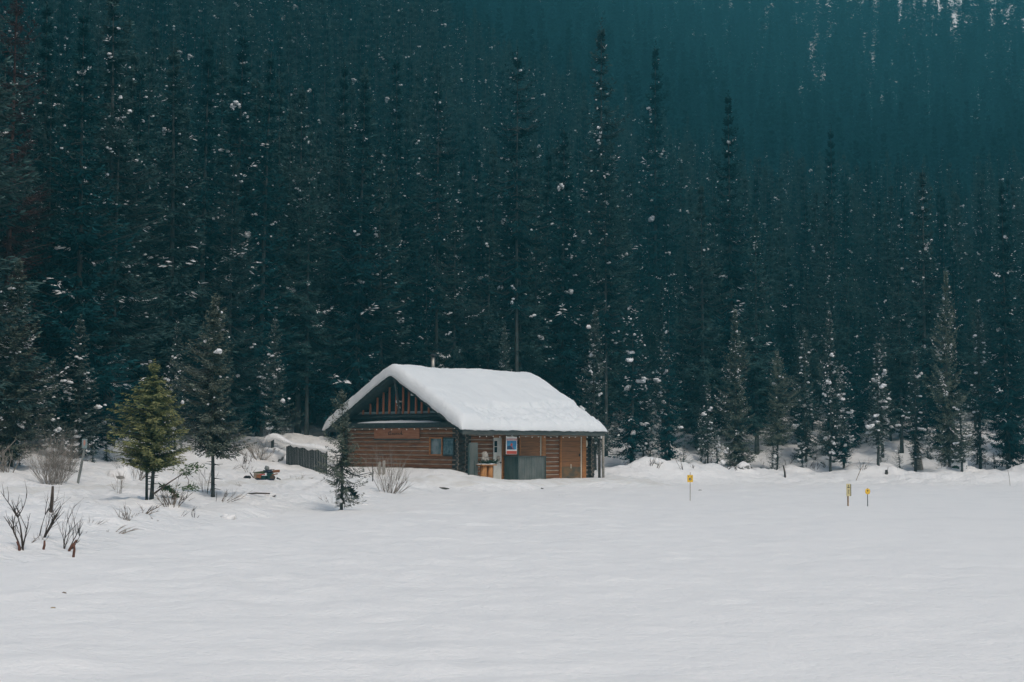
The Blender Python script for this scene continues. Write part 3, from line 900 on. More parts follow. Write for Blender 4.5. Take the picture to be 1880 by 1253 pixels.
# bunch samples at the rims
bun = lambda t: t-.8*np.sin(2*np.pi*t)/(2*np.pi)
GX = sx0+(sx1-sx0)*bun(gx); GY = sy0+(sy1-sy0)*bun(gy)
SX, SY = np.meshgrid(GX, GY, indexing='ij')
ysm = YR-np.sqrt((SY-YR)**2+.35**2)+.35*.0       # rounded ridge
dk = 2.93+(EV+ysm)*SL
ex = np.minimum(SX-sx0, sx1-SX); ey = np.minimum(SY-sy0, sy1-SY)
prof = lambda d, r_: np.sqrt(np.clip(1-(1-np.clip(d/r_, 0, 1))**2, 0, 1))
thick = .60+.10*sstep(3, 0, SX)+.10*fbm(SX*.5, SY*.5, 3)
# the lower front strip has slumped: a shallow broken step about 1.6 m above the eave
stepy = .95+.35*fbm(SX*.9, SX*0+3, 4)+.10*(SX-5)
low = sstep(.07, -.07, SY-stepy)*sstep(-.3, 1.2, SX)
thick = thick-low*(.19+.16*fbm(SX*4, SY*4, 4))
thick = thick*(.10+.90*prof(ex, .40))*(.10+.90*prof(ey, .45))
wob = .05*fbm(SX*2.2, SY*2.2, 3)
top = dk+.012+thick+wob*prof(ex,.4)*prof(ey,.4)
# overhang droop and ragged lower lip
bot = dk-.02-.10*sstep(.18, 0, ey)*(.8+1.6*fbm(SX*3, SY*.3+7, 3))-.07*sstep(.16, 0, ex)*(.8+1.6*fbm(SY*3, SX*.3, 3))
inside = (SX > x0+.02) & (SX < x1-.02) & (SY > -EV+.02) & (SY < CW+EV-.02)
bot = np.maximum(bot, 2.93-.07+.05*fbm(SX*2.6, SY*0+3, 3))
bot = np.where(inside, dk-.06, bot)
wigx = .05*fbm(SY*1.5, SX*0+1, 3); wigy = .06*fbm(SX*1.3, SY*0+4, 3)
SXw = SX+wigx*np.where(SX < 4, -1, 1); SYw = SY+wigy
T = np.stack([SXw, SYw, top], -1).reshape(-1, 3); B = np.stack([SXw, SYw, bot], -1).reshape(-1, 3)
I = np.arange(nx*ny).reshape(nx, ny); nn = nx*ny
q1 = np.stack([I[:-1,:-1].ravel(), I[1:,:-1].ravel(), I[1:,1:].ravel(), I[:-1,1:].ravel()], 1)
q2 = q1[:, ::-1]+nn
def rim(ix): 
    a = ix[:-1]; b = ix[1:]
    return np.stack([a, b, b+nn, a+nn], 1)
Qs = np.concatenate([q1, q2, rim(I[0,:]), rim(I[-1,::-1]), rim(I[::-1,0]), rim(I[:,-1])])
rs = bpy.data.objects.new("roof_snow", np_mesh("roof_snow", np.concatenate([T, B]), Qs, [M['roofsnow']], smooth=True))
COL.objects.link(rs); rs.parent = cabin

# ---- gable triangle
tb = gab(740, 764).z                   # tie beam height
lz = gab(740, 781).z                   # ledge beam height
gt = MB()
def yroof(z): return (z-2.93)/SL-EV     # y on the front slope at deck height z
zb_ = tb-.3
ya = yroof(zb_+.45); 
gt.add([(.02, ya, zb_), (.02, CW-ya, zb_), (.02, YR, deck(YR)-.2), (.12, ya, zb_), (.12, CW-ya, zb_), (.12, YR, deck(YR)-.2)], [(0,1,2),(5,4,3),(0,3,4,1),(1,4,5,2),(2,5,3,0)])
gt.build("gable_glazing", M['glass'], cabin)
gl = MB()
gl.box(-.02, .10, -.1, CW+.1, HW-.1, tb-.1)
gl.build("gable_boarding", M['darkgreen'], cabin)
bm_ = MB()
bm_.tube([(-.10, -.2, tb), (-.10, CW+.2, tb)], [.13, .13], 10, 0)
bm_.build("tie_beam", M['darkgreen'], cabin)
lb = MB()
lb.box(-.62, -.02, -.55, CW+.5, lz-.13, lz-.02)
lb.box(-.66, -.58, -.55, CW+.5, lz-.17, lz+.13)
lb.build("ledge", M['darkgreen'], cabin)
# snow strip on the ledge
sa, sb = gab(806, 775, -.3).y, gab(664, 775, -.3).y
n = 40; v = []; f = []
for i in range(n+1):
    s_ = i/n; yy = sa+(sb-sa)*s_; h = .12*math.sin(math.pi*min(1, max(0, s_)))**.45*(1+.25*float(fbm(np.array([yy*2.]), np.array([1.]), 3)[0]))
    z_ = lz+.135
    v += [(-.66, yy, z_-.14), (-.64, yy, z_+h*.5), (-.50, yy, z_+h), (-.2, yy, z_+h*1.3), (-.05, yy, z_+h*1.3), (-.05, yy, z_-.15)]
for i in range(n):
    for k in range(6):
        a = i*6+k; b = i*6+(k+1) % 6
        f.append((a, a+6, b+6, b))
f.append([0,1,2,3,4,5][::-1]); f.append([n*6+k for k in range(6)])
MB().add(v, f, 0, True).build("ledge_snow", M['roofsnow'], cabin)
sl_ = MB().box(-.045, .0, gab(800, 757).y, gab(653, 757).y, tb+.10, tb+.27)
sl_.build("glass_reflection_strip", M['palegrey'], cabin)  # pale strip over the glazing, its reflection put in as colour
for px, pt in ((667,750),(680,738),(693,727),(704,718),(715,708),(727.5,712),(740,702),(750.5,712),(763.7,719),(774.4,728),(787.4,739),(802,749)):
    a = gab(px, 758, -.09); b = gab(px, pt, -.09)
    zt = min(b.z, deck(a.y)-.22)
    p = MB().tube([(-.09, a.y, tb+.08), (-.09, a.y, zt)], [.075, .062], 8)
    p.build("gable_post", M['redpost'], cabin)
# brace from the peak of the overhang back to the tie beam
a = gab(724, 692, -.82); b = gab(734, 760, -.24)
MB().bar(a, b, .11, .11).build("brace", M['fascia'], cabin)
# round white lamp with pale bracket at the gable centre
c = gab(731.5, 737.5, -.30)
lm = MB(); lm.tube([(-.42, c.y, c.z), (-.30, c.y, c.z)], [.10, .12], 14); lm.tube([(-.30, c.y, c.z), (-.05, c.y, c.z)], [.04, .04], 8)
c2 = gab(730, 744, -.3); c3 = gab(734, 750, -.3); c4 = gab(733.5, 743, -.3)
lm.tube([(-.3, c2.y+.03, c2.z), (-.3, c3.y, c3.z)], [.035, .055], 6); lm.tube([(-.3, c4.y, c4.z), (-.3, c3.y, c3.z+.03)], [.02, .03], 5)
lm.build("gable_lamp", M['white'], cabin)
c = gab(758, 725, -.12)
MB().box(-.20, -.10, c.y-.10, c.y+.10, c.z-.06, c.z+.06).build("flood_light", M['white'], cabin)
# sign board
a = gab(688, 787, -.16); b = gab(770.5, 806, -.16)
sg = MB().box(-.20, -.15, b.y, a.y, b.z, a.z); sgo = sg.build("sign_board", M['signwood'], cabin)
MB().box(-.23, -.145, b.y-.02, a.y+.02, b.z-.09, b.z-.002).build("sign_ledge", M['fascia'], sgo)
lt = MB()
def stroke(pts, r=.014):
    P = []
    for px, py in pts:
        q = gab(px, py, -.205); P.append((-.205, q.y, q.z))
    lt.tube(P, r, 5)
# brown script lettering, as far as it can be read
stroke([(714.5,799),(713,797),(713.5,794.5),(716,793),(718,792.5),(717.5,795),(715.5,798.5),(718,799)], .022)
stroke([(719,798.5),(719.5,796),(721,795.5),(720.5,798.5),(722,798.5),(722.6,796),(724,795.5),(724,798.5),(725.6,798)], .018)
stroke([(726,798.3),(726.6,795.8),(728,795.6),(728,798),(729.6,797.8),(730.6,795.4),(732,796),(731.4,798.2),(733.6,797.8)], .018)
stroke([(734,798),(735,795.2),(736.6,795.6),(736,798.2),(738,797.6)], .018)
stroke([(737.4,791.5),(737.2,797.6),(739.6,798)], .018)
lt.build("script_lettering", M['black'], sgo)

# gable window and the dark board beside it
def frame_x(a, b, x, wd, dp, name, mt, parent):
    f_ = MB()
    y0, y1 = min(a.y, b.y), max(a.y, b.y); z0_, z1_ = min(a.z, b.z), max(a.z, b.z)
    f_.box(x-dp, x, y0, y0+wd, z0_, z1_); f_.box(x-dp, x, y1-wd, y1, z0_, z1_)
    f_.box(x-dp, x, y0+wd, y1-wd, z1_-wd, z1_); f_.box(x-dp, x, y0+wd, y1-wd, z0_, z0_+wd*.8)
    return f_.build(name, mt, parent), (y0+wd, y1-wd, z0_+wd*.8, z1_-wd)
fo, (y0, y1, z0_, z1_) = frame_x(win_a, win_b, -.06, .09, .12, "window", M['orange'], cabin)
MB().box(-.10, -.07, y0, y1, z0_, z1_).build("pane", M['paleglass'], fo)
a, b = win2_a, win2_b
nb_ = MB().box(-.20, -.14, min(a.y, b.y), max(a.y, b.y), min(a.z, b.z), max(a.z, b.z)).build("notice_case", M['darkgreen'], cabin)
MB().box(-.212, -.202, min(a.y, b.y)+.08, max(a.y, b.y)-.08, min(a.z, b.z)+.10, max(a.z, b.z)-.06).build("pane", noisy("case_glass", (.03,.08,.10), (.12,.20,.22), 6, rough=.2), nb_)

# front: white door in an orange jamb
zt = frt(915, 799.5).z; zt2 = frt(915, 804).z
j = MB()
j.box(door1[0], door1[1], -.20, .0, zt2, zt+.12)
xa = frt(917.5, 840).x
j.box(xa, door1[1], -.20, .0, -.3, zt2-.002)
dj = j.build("door_frame", M['orange'], cabin)
dd_ = MB().box(door1[0], xa-.01, -.17, -.10, -.3, zt2-.01).build("front_door", M['whitedoor'], cabin)
xw = frt(909.0, 820).x
dw = MB()
za, zc, zd = frt(907, 810).z, frt(907, 831).z, frt(907, 820.5).z
dw.box(door1[0]+.05, xw, -.185, -.172, zd+.02, za); dw.box(door1[0]+.05, xw, -.185, -.172, zc, zd-.02)
dw.build("pane", M['glass'], dd_)
MB().tube([(xa-.14, -.26, 1.0), (xa-.14, -.17, 1.0)], [.045, .03], 8).build("handle", M['black'], dd_)
wr = MB(); cc = frt(909.5, 842)
wr.blob((cc.x, -.26, cc.z), (.14, .07, .14), 5, rough=.5); wr.build("door_wreath", M['greybeige'], dd_)

# shutter
def plank_panel(mb, x0_, x1_, y, z0_, z1_, n, mi=0):
    h = (z1_-z0_)/n
    for i in range(n):
        mb.box(x0_, x1_, y-.035+random.uniform(-.004, .004), y, z0_+i*h+.008, z0_+(i+1)*h-.004, mi)
def opening(x0_, x1_, z0_, z1_, name, planks, px_s, side_w, mats_):
    f_ = MB()
    f_.box(x0_, x1_, -.20, .02, z1_-.14, z1_)
    f_.box(x0_, x0_+.10, -.20, .02, z0_, z1_-.142)
    f_.box(x1_-side_w, x1_, -.20, .02, z0_, z1_-.142)
    fo_ = f_.build(name+"_frame", M['orange'], cabin)
    p_ = MB(); plank_panel(p_, x0_+.102, x1_-side_w-.08, -.06, z0_, z1_-.144, planks)
    po_ = p_.build(name, mats_, cabin)
    e_ = MB().box(x1_-side_w-.078, x1_-side_w-.002, -.13, -.02, z0_, z1_-.144).build("white_trim", M['cream'], fo_)
    t_ = MB().box(x0_+.104, x1_-side_w-.08, -.10, -.064, z1_-.17, z1_-.146).build("white_trim", M['cream'], fo_)
    return po_
zt = frt(975, 799.5).z
sh = opening(shut[0], shut[1], shut_z, zt+.1, "shutter", 5, 0, .30, M['shutter'])
d2 = opening(door2[0], door2[1], -.2, zt+.1, "plank_door", 9, 0, .30, M['shutter'])
x0_, x1_ = door2[0]+.102, door2[1]-.38
kp_ = MB(); kp_.box(x0_, x1_, -.105, -.100, -.1, .72); kp_.build("lower_panel", M['doorlow'], d2)  # lower part of the door, darker than the planks above
MB().bar(((x0_+x1_)/2, -.13, .62), ((x0_+x1_)/2, -.13, .88), .03, .04).build("handle", M['cream'], d2)
MB().box(x1_-.15, x1_-.1, -.16, -.10, 1.35, 1.5).build("handle", M['black'], sh)

# oval plaque
c = frt(1076, 815, -.15); pl = MB()
n = 18; v = [(c.x+.12*math.cos(6.283*i/n), -.185, c.z+.20*math.sin(6.283*i/n)) for i in range(n)]+[(c.x+.12*math.cos(6.283*i/n), -.135, c.z+.20*math.sin(6.283*i/n)) for i in range(n)]
f = [tuple(range(n))[::-1], tuple(range(n, 2*n))]+[(i, (i+1) % n, n+(i+1) % n, n+i) for i in range(n)]
MB().add(v, f).build("plaque", M['cream'], cabin)

# stovepipe
c = plane_pt(795, 668, 1, YR+1.2)
sp_ = MB(); sp_.tube([(c.x, YR+1.2, c.z-1.2), (c.x, YR+1.2, c.z+.42)], [.13, .13], 12)
spo = sp_.build("stovepipe", M['steel'], cabin)
cp = MB(); cp.tube([(c.x, YR+1.2, c.z+.48), (c.x, YR+1.2, c.z+.52), (c.x, YR+1.2, c.z+.62)], [.23, .22, .07], 12); cp.tube([(c.x, YR+1.2, c.z+.40), (c.x, YR+1.2, c.z+.5)], [.05, .05], 6)
cp.build("pipe_cap", M['black'], spo)

# two posts carrying the right end of the eave
for px, y in ((1100.5, -.75), (1107.5, -.35)):
    c = plane_pt(px, 830, 1, y)
    MB().tube([(c.x, y, -.3), (c.x, y, deck(y)-.14)], [.085, .075], 9).build("eave_post", M['greybeige'] if px > 1104 else M['loggrey'], cabin)

def cab(p):   # cabin-local -> world
    return Vector((CX+p[0]*cu_-p[1]*su_, CY+p[0]*su_+p[1]*cu_, ZB+p[2]))

# ---- string of bulbs under both eaves
sl_root = empty("string_lights", (CX, CY, ZB), CA)
tag(sl_root, "string of small round bulbs hung under the cabin eaves", "string lights")
wi = MB(); P = []
path_ = [(-.70, CW-.3), (-.70, -.35), (-.66, -.35)]
za = lz-.20
for i in range(60): 
    yy = CW-.6-(CW-.3)*i/59; P.append((-.70, yy, za+.03*math.sin(i*.9)))
wi.tube(P, .008, 4)
P2 = [(.2+(CL-.2)*i/59, -EV+.02, deck(-EV)-.38-.02*math.sin(i*.8)) for i in range(60)]
wi.tube(P2, .008, 4); wi.tube([P[-1], (-.3, -.9, (P[-1][2]+P2[0][2])/2), P2[0]], .008, 4)
wi.build("wire", M['black'], sl_root)
bl = MB().blob((0,0,0), (.030,.030,.034), 1, rough=0, nu=8, nv=6).mesh("bulb", M['bulb'])
for q in [P[i] for i in range(2, 60, 4)]+[P2[i] for i in range(1, 60, 3)]:
    o = bpy.data.objects.new("bulb", bl); COL.objects.link(o); o.parent = sl_root; o.location = (q[0], q[1], q[2]-.05)

# ---- things standing in front of the cabin
def corr_panel(mb, a, b, z0_, z1_, n, amp=.022, t=.02, mi=0):
    """corrugated sheet from a to b (local xy)"""
    a = Vector((a[0], a[1], 0)); b = Vector((b[0], b[1], 0)); d = (b-a); nrm = Vector((d.y, -d.x, 0)).normalized()
    v = []; f = []
    m_ = n*4
    for i in range(m_+1):
        p = a+d*(i/m_)+nrm*(amp*math.sin(2*math.pi*i/4))
        for off_ in (0, -t):
            q = p+nrm*off_
            v += [(q.x, q.y, z0_), (q.x, q.y, z1_)]
    for i in range(m_):
        b0 = i*4
        f += [(b0, b0+4, b0+5, b0+1), (b0+2, b0+3, b0+7, b0+6), (b0+1, b0+5, b0+7, b0+3)]
    mb.add(v, f, mi)

# corrugated counter below the shutter
c0 = frt(950.5, 879, -1.5); c1 = frt(1000, 879, -1.5)
ct = empty("metal_counter", cab((c0.x, -1.5, 0)), CA)
tag(ct, "corrugated grey metal counter box standing under the plank shutter", "counter")
W_ = c1.x-c0.x; ztop = frt(975, 839, -1.5).z
mb = MB(); corr_panel(mb, (0, 0), (W_, 0), -.35, ztop, 16); mb.build("front_sheet", M['corr'], ct)
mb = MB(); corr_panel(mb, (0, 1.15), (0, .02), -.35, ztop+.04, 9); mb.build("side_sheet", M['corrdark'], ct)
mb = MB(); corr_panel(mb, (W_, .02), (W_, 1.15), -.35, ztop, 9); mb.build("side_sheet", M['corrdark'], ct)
mb = MB(); mb.box(-.06, W_+.06, -.06, 1.2, ztop+.002, ztop+.05); mb.build("counter_top", M['fascia'], ct)
mb = MB(); mb.bar((-.03, -.04, -.3), (-.03, -.04, ztop+.35), .05, .05); mb.bar((W_+.02, -.04, -.3), (W_+.02, -.04, ztop), .05, .05); mb.build("corner_post", M['corrdark'], ct)

# leaning corrugated sheet by the left corner
a = frt(861, 878, -.9); b = frt(876, 878, -.9); zt = frt(868, 813, -.9).z
cg = empty("metal_gate_leaf", cab((a.x, -.9, 0)), CA)
tag(cg, "upright corrugated metal panel beside the cabin's front left log corner", "metal panel")
mb = MB(); corr_panel(mb, (0, 0), (b.x-a.x, -.05), -.2, zt, 7); mb.build("sheet", M['corr'], cg)
mb = MB(); mb.bar((-.05, -.02, -.2), (-.05, -.02, zt-.1), .09, .07); mb.bar(((b.x-a.x)*.55, -.09, -.2), ((b.x-a.x)*.55, -.09, zt*.52), .03, .03); mb.build("stile", M['corrdark'], cg)

# poster on a board hung in front of the shutter
a = frt(929.5, 802, -.75); b = frt(949, 834.5, -.75)
ps = empty("poster_board", cab((a.x, -.75, b.z)), CA)
tag(ps, "hanging red, white and blue poster between the white door and the shutter", "poster")
W_ = b.x-a.x; H_ = a.z-b.z
MB().box(0, W_, 0, .035, 0, H_).build("sheet", M['white'], ps)
MB().box(.05, W_-.05, -.006, -.001, H_*.27, H_*.77).build("picture", M['blue'], ps)
mb = MB()
y_ = -.012
mb.add([(.05,y_,H_*.27),(W_*.80,y_,H_*.27),(W_*.60,y_,H_*.36),(W_*.42,y_,H_*.47),(W_*.25,y_,H_*.50),(.05,y_,H_*.44)], [(0,1,2,3,4,5)]); mb.build("dark_slope", M['navy'], ps)
mb = MB(); mb.add([(W_*.35,y_-.004,H_*.50),(W_*.45,y_-.004,H_*.46),(W_*.60,y_-.004,H_*.52),(W_*.52,y_-.004,H_*.63),(W_*.42,y_-.004,H_*.62)], [(0,1,2,3,4)])
mb.add([(W_*.60,y_-.004,H_*.30),(W_*.66,y_-.004,H_*.31),(W_*.52,y_-.004,H_*.46),(W_*.47,y_-.004,H_*.45)], [(0,1,2,3)]); mb.build("red_figure", M['red'], ps)
MB().box(.02, W_-.02, -.006, -.001, .02, H_*.20).build("red_band", M['red'], ps)
MB().box(.03, W_-.03, -.006, -.001, H_*.79, H_*.89).build("red_band", M['red'], ps)
mb = MB()   # unreadable white capitals in the upper band
xx = .07
while xx < W_-.10:
    ww = random.choice((.035, .045, .05)); mb.box(xx, xx+ww*.35, -.010, -.007, H_*.81, H_*.87); mb.box(xx+ww*.35, xx+ww, -.010, -.007, H_*(.81 if random.random() < .5 else .845), H_*(.83 if random.random() < .5 else .87)+.004); xx += ww+.016
mb.build("white_lettering", M['white'], ps)
mb = MB(); mb.tube([(W_*.5, .02, H_), (W_*.5, .02, H_+.25)], .012, 5); mb.tube([(W_*.5, -.03, H_+.02), (W_*.5, -.03, H_+.10)], [.075, .06], 10); mb.build("hanger", M['white'], ps)

# planter : two peeled log legs, a plank top, boughs and a wicker dome
a = frt(880, 877, -1.15); b = frt(905, 877, -1.15); zt = frt(892, 854, -1.15).z
pt = empty("log_table", cab((a.x, -1.15, 0)), CA)
tag(pt, "low table on two peeled orange log legs, left of the white door", "table")
W_ = b.x-a.x
for s_ in (.30, .76):
    MB().tube([(W_*s_, 0, -.2), (W_*s_, 0, zt-.03)], [.20, .19], 14).build("leg", M['fresh'], pt)
MB().box(-.06, W_+.06, -.26, .26, zt-.03, zt+.03).build("tabletop", M['fresh'], pt)
MB().blob((W_*.5, 0, zt+.03), (W_*.6, .25, .07), 3, rough=.3, flat=True).build("snow_cover", M['roofsnow'], pt)
bq = MB()
rr = random.Random(4)
for cxp in (.25, .55, 1.02):
    for i in range(70):
        an = rr.uniform(0, 6.28); l = rr.uniform(.12, .3); zz = rr.uniform(-.05, .22)
        p = Vector((W_*cxp+rr.uniform(-.14,.14), rr.uniform(-.15,.1), zt+.10)); q = p+Vector((math.cos(an)*l, math.sin(an)*l*.7, zz))
        bq.bar(p, q, .03, .012)
bo = bq.build("evergreen_boughs", M['needle']); bo.matrix_world = pt.matrix_world if False else Matrix.Translation(cab((a.x, -1.15, 0))) @ Matrix.Rotation(CA, 4, 'Z')
tag(bo, "cut evergreen boughs laid over the snowy log table", "boughs")
wd_ = MB(); wd_.blob((W_*.42, .03, zt+.30), (.24, .20, .22), 8, rough=.18); wd_.blob((W_*.43, .03, zt+.52), (.20, .18, .24), 9, rough=.15, nu=14, nv=8)
wo = wd_.build("pale_carving", M['greybeige']); wo.matrix_world = Matrix.Translation(cab((a.x, -1.15, 0))) @ Matrix.Rotation(CA, 4, 'Z')
tag(wo, "pale grey-beige rounded carving sitting among boughs on the log table", "carving")
# ------------------------------------------------------------------ signs, poles, shrubs, rocks
M['yellow'] = noisy("yellow_sign_paint", (.72,.42,.03), (.80,.50,.05), 5, rough=.5)
M['paleyellow'] = noisy("faded_yellow_board", (.52,.44,.22), (.62,.54,.30), 5, rough=.6)
M['stake'] = noisy("stake_wood", (.25,.17,.11), (.36,.26,.18), 6, (3,3,.5), .8)
M['postgrey'] = noisy("grey_post", (.14,.155,.15), (.22,.235,.22), 3, (3,3,.5), .7)
M['rock'] = noisy("grey_rock", (.10,.10,.095), (.24,.24,.22), 3, rough=.9, bump=.8, bscale=6, dist=.1)
M['darklump'] = noisy("rock_or_hole", (.03,.028,.025), (.09,.08,.065), 5, rough=.9)
M['grass'] = noisy("dry_grass", (.22,.17,.10), (.38,.31,.20), 6, rough=.9)
M['teal'] = mat("teal_plastic", (.008,.05,.045), .4)
M['tan'] = noisy("tan_plywood", (.20,.16,.12), (.30,.25,.20), 4)
M['pinkred'] = mat("pink_red_plastic", (.42,.06,.06), .4)
M['oran'] = mat("orange_brown_board", (.22,.09,.04), .6)
M['navyp'] = mat("navy_plastic", (.012,.02,.04), .4)
M['olive'] = mat("olive_canvas", (.05,.065,.025), .8)

def place(px, py, guess):
    """ground point seen at a pixel: walk the ray to the terrain"""
    d = ray(px, py); Ys_ = np.arange(14., 160., .1)
    zz_ = EYE+d.z/d.y*Ys_
    hit = np.nonzero(zz_ <= np.maximum(ground(d.x/d.y*Ys_, Ys_), 0.))[0]
    if len(hit): 
        Y = float(Ys_[hit[0]]); return Vector((d.x/d.y*Y, Y, EYE+d.z/d.y*Y))
    return at(px, py, guess)

# yellow ring sign
p = place(1267, 922, 66)
Y = p.y; k_ = Y/F
s = empty("trail_marker", (p.x, p.y, 0), 0)
tag(s, "small orange-yellow square marker with dark ring on thin stake, standing alone on the lake", "marker sign")
MB().tube([(0,0,-.1), (.01,0,54*k_)], [.016,.014], 6).build("stake", M['stake'], s)
pn = MB().box(-5.2*k_, 5.2*k_, -.03, -.017, 36*k_, 49*k_).build("panel", M['yellow'], s)
def ringm(r1, r2, y, cz, n=20):
    v = []; f = []
    for i in range(n):
        a = 6.28318*i/n
        v += [(r1*math.cos(a), y, cz+r1*math.sin(a)), (r2*math.cos(a), y, cz+r2*math.sin(a)), (r2*math.cos(a), y+.004, cz+r2*math.sin(a)), (r1*math.cos(a), y+.004, cz+r1*math.sin(a))]
    for i in range(n):
        j = (i+1) % n
        for q in range(4):
            f.append((i*4+q, i*4+(q+1) % 4, j*4+(q+1) % 4, j*4+q))
    return MB().add(v, f)
ringm(.055, .022, -.036, 41.5*k_).build("ring", M['black'], pn)
ringm(.021, .0, -.036, 41.5*k_).build("ring_centre", M['white'], pn)
mb = MB(); mb.box(-.09, -.06, -.036, -.031, 46*k_, 47.5*k_); mb.box(.06, .085, -.036, -.031, 44.5*k_, 46.5*k_); mb.build("dark_mark", M['black'], pn)

p = place(1557, 930, 60); k_ = p.y/F
s = empty("narrow_sign", (p.x, p.y, 0), R(18))
tag(s, "tall narrow pale-yellow sign with black marks on wooden post, out on the lake", "sign")
MB().box(-.028, .028, -.028, .028, -.1, 32*k_).build("post", M['stake'], s)
pn = MB().box(-4.0*k_, 4.0*k_, -.05, -.03, 18.5*k_, 41*k_).build("panel", M['paleyellow'], s)
MB().box(4.0*k_, 5.6*k_, -.05, .05, 18.5*k_, 40*k_).build("side_board", M['greyboard'], s)
mb = MB(); y0 = -.056
mb.add([(-.03,y0,36*k_),(.03,y0,36*k_),(0,y0,40*k_)], [(0,1,2)])
for (xa, xb, za, zb_) in ((-.055,.055,33.5,35),(-.04,.04,29,30),(-.03,.035,27,28),(-.035,.02,24.5,25.5),(-.02,.04,22.5,23.2)):
    mb.box(xa, xb, y0, -.051, za*k_, zb_*k_)
mb.build("black_marking", M['black'], pn)

p = place(1593, 930, 60); k_ = p.y/F
s = empty("yellow_marker", (p.x, p.y, 0), 0)
tag(s, "small round-cornered yellow marker on dark thin post, right of the tall narrow sign", "marker sign")
MB().tube([(0,0,-.1), (0,0,33*k_)], [.018,.016], 6).build("post", M['greyboard'], s)
n = 16; r_ = 5.0*k_
v = []
for y_ in (-.035, -.02):
    for i in range(n):
        a = 6.28318*i/n; c_, s__ = math.cos(a), math.sin(a)
        e = (abs(c_)**3+abs(s__)**3)**(-1/3)
        v.append((r_*c_*e*.9, y_, 27*k_+r_*s__*e))
pn = MB().add(v, [tuple(range(n))[::-1], tuple(range(n, 2*n))]+[(i, (i+1) % n, n+(i+1) % n, n+i) for i in range(n)]).build("panel", M['yellow'], s)
MB().add([(-.02,-.041,27*k_),(.02,-.041,27*k_),(.02,-.041,30*k_),(-.02,-.041,30*k_)], [(0,1,2,3)]).build("dark_mark", M['black'], pn)

# leaning post sign at the left
p = place(142, 888, 65); k_ = p.y/F
s = empty("post_sign", (p.x, p.y, p.z-.1), 0)
tag(s, "grey post leaning right with small pale sign plate, at the left of the path", "sign")
MB().bar((0,0,0), (12.5*k_,0,72*k_), .10, .08).build("post", M['postgrey'], s)
pn = MB().box(7.5*k_, 17*k_, -.07, -.05, 68.5*k_, 86*k_).build("panel", M['palegrey'], s)
mb = MB(); cz = 78*k_; cx_ = 12*k_
mb.add([(cx_-.05,-.076,cz),(cx_,-.076,cz-.13),(cx_+.05,-.076,cz),(cx_+.03,-.076,cz+.12),(cx_-.02,-.076,cz+.13)], [(0,1,2,3,4)])
mb.build("faded_symbol", mat("faded_pink", (.45,.22,.17), .6), pn)

# poles and sticks
def pole(pts_px, Y, rad, name, label, cat, mt, up=0):
    a = place(pts_px[0][0], pts_px[0][1], Y); b = at(pts_px[1][0], pts_px[1][1], a.y)
    o = MB().tube([(0,0,-.25), tuple((b-a)*.5+Vector((.02,0,0))), tuple(b-a)], [rad, rad*.9, rad*.6], 7).build(name, mt)
    o.location = a; tag(o, label, cat); return o
pole(((1569,882),(1586,852)), 95, .022, "leaning_pole", "thin pole leaning right out of the shore snow above the narrow sign", "pole", M['stake'])
pole(((1855,893),(1850,862)), 90, .018, "thin_pole", "very thin upright pole by the right edge of the photo", "pole", M['twigpale'])
pole(((1442,877),(1438,855)), 100, .07, "dead_stick", "short dark stick leaning left beside the bare-trunked shore spruce", "stick", M['twigdark'])
pole(((92,940),(97,893)), 45, .055, "broken_stake", "grey upright stake behind the bare shrubs at lower left", "stake", M['twigdark'])
pole(((684,884),(684,852)), 80, .03, "garden_stake", "short thin stake between the young spruce and the bare bush", "stake", M['twigdark'])
s_ = pole(((1627,872),(1627,863)), 100, .13, "tree_stump", "dark little stump with a twig out on the shore snow", "stump", M['darklump'])
MB().tube([(.08,0,.1), (.14,0,.55)], [.02,.01], 5).build("twig", M['twigdark'], s_)
snag_p = place(1690, 863, 102)
o = MB().tube([(0,0,-.3), (-.12,0,.9), (-.32,.1,2.3)], [.26,.21,.09], 9).build("broken_snag", M['greybeige']); o.location = snag_p
tag(o, "pale grey broken snag leaning left in front of the olive spruce", "snag")
# two pale split posts behind the bare bush
for i, (px, lab) in enumerate(((696.5, "pale split post with a pointed top, left one behind the bare bush"), (704.5, "pale split post with a rough top, right one behind the bare bush"))):
    a = place(px, 872, 82); h = (24+3*i)*a.y/F
    o = MB().add([(-.08,0,-.3),(.08,0,-.3),(.08,.09,-.3),(-.08,.09,-.3),(-.07,0,h*.92),(.075,0,h),(.075,.09,h*.97),(-.07,.09,h*.9)], [(0,3,2,1),(4,5,6,7),(0,1,5,4),(1,2,6,5),(2,3,7,6),(3,0,4,7)]).build("split_post", M['greybeige'])
    o.location = a; tag(o, lab, "post")

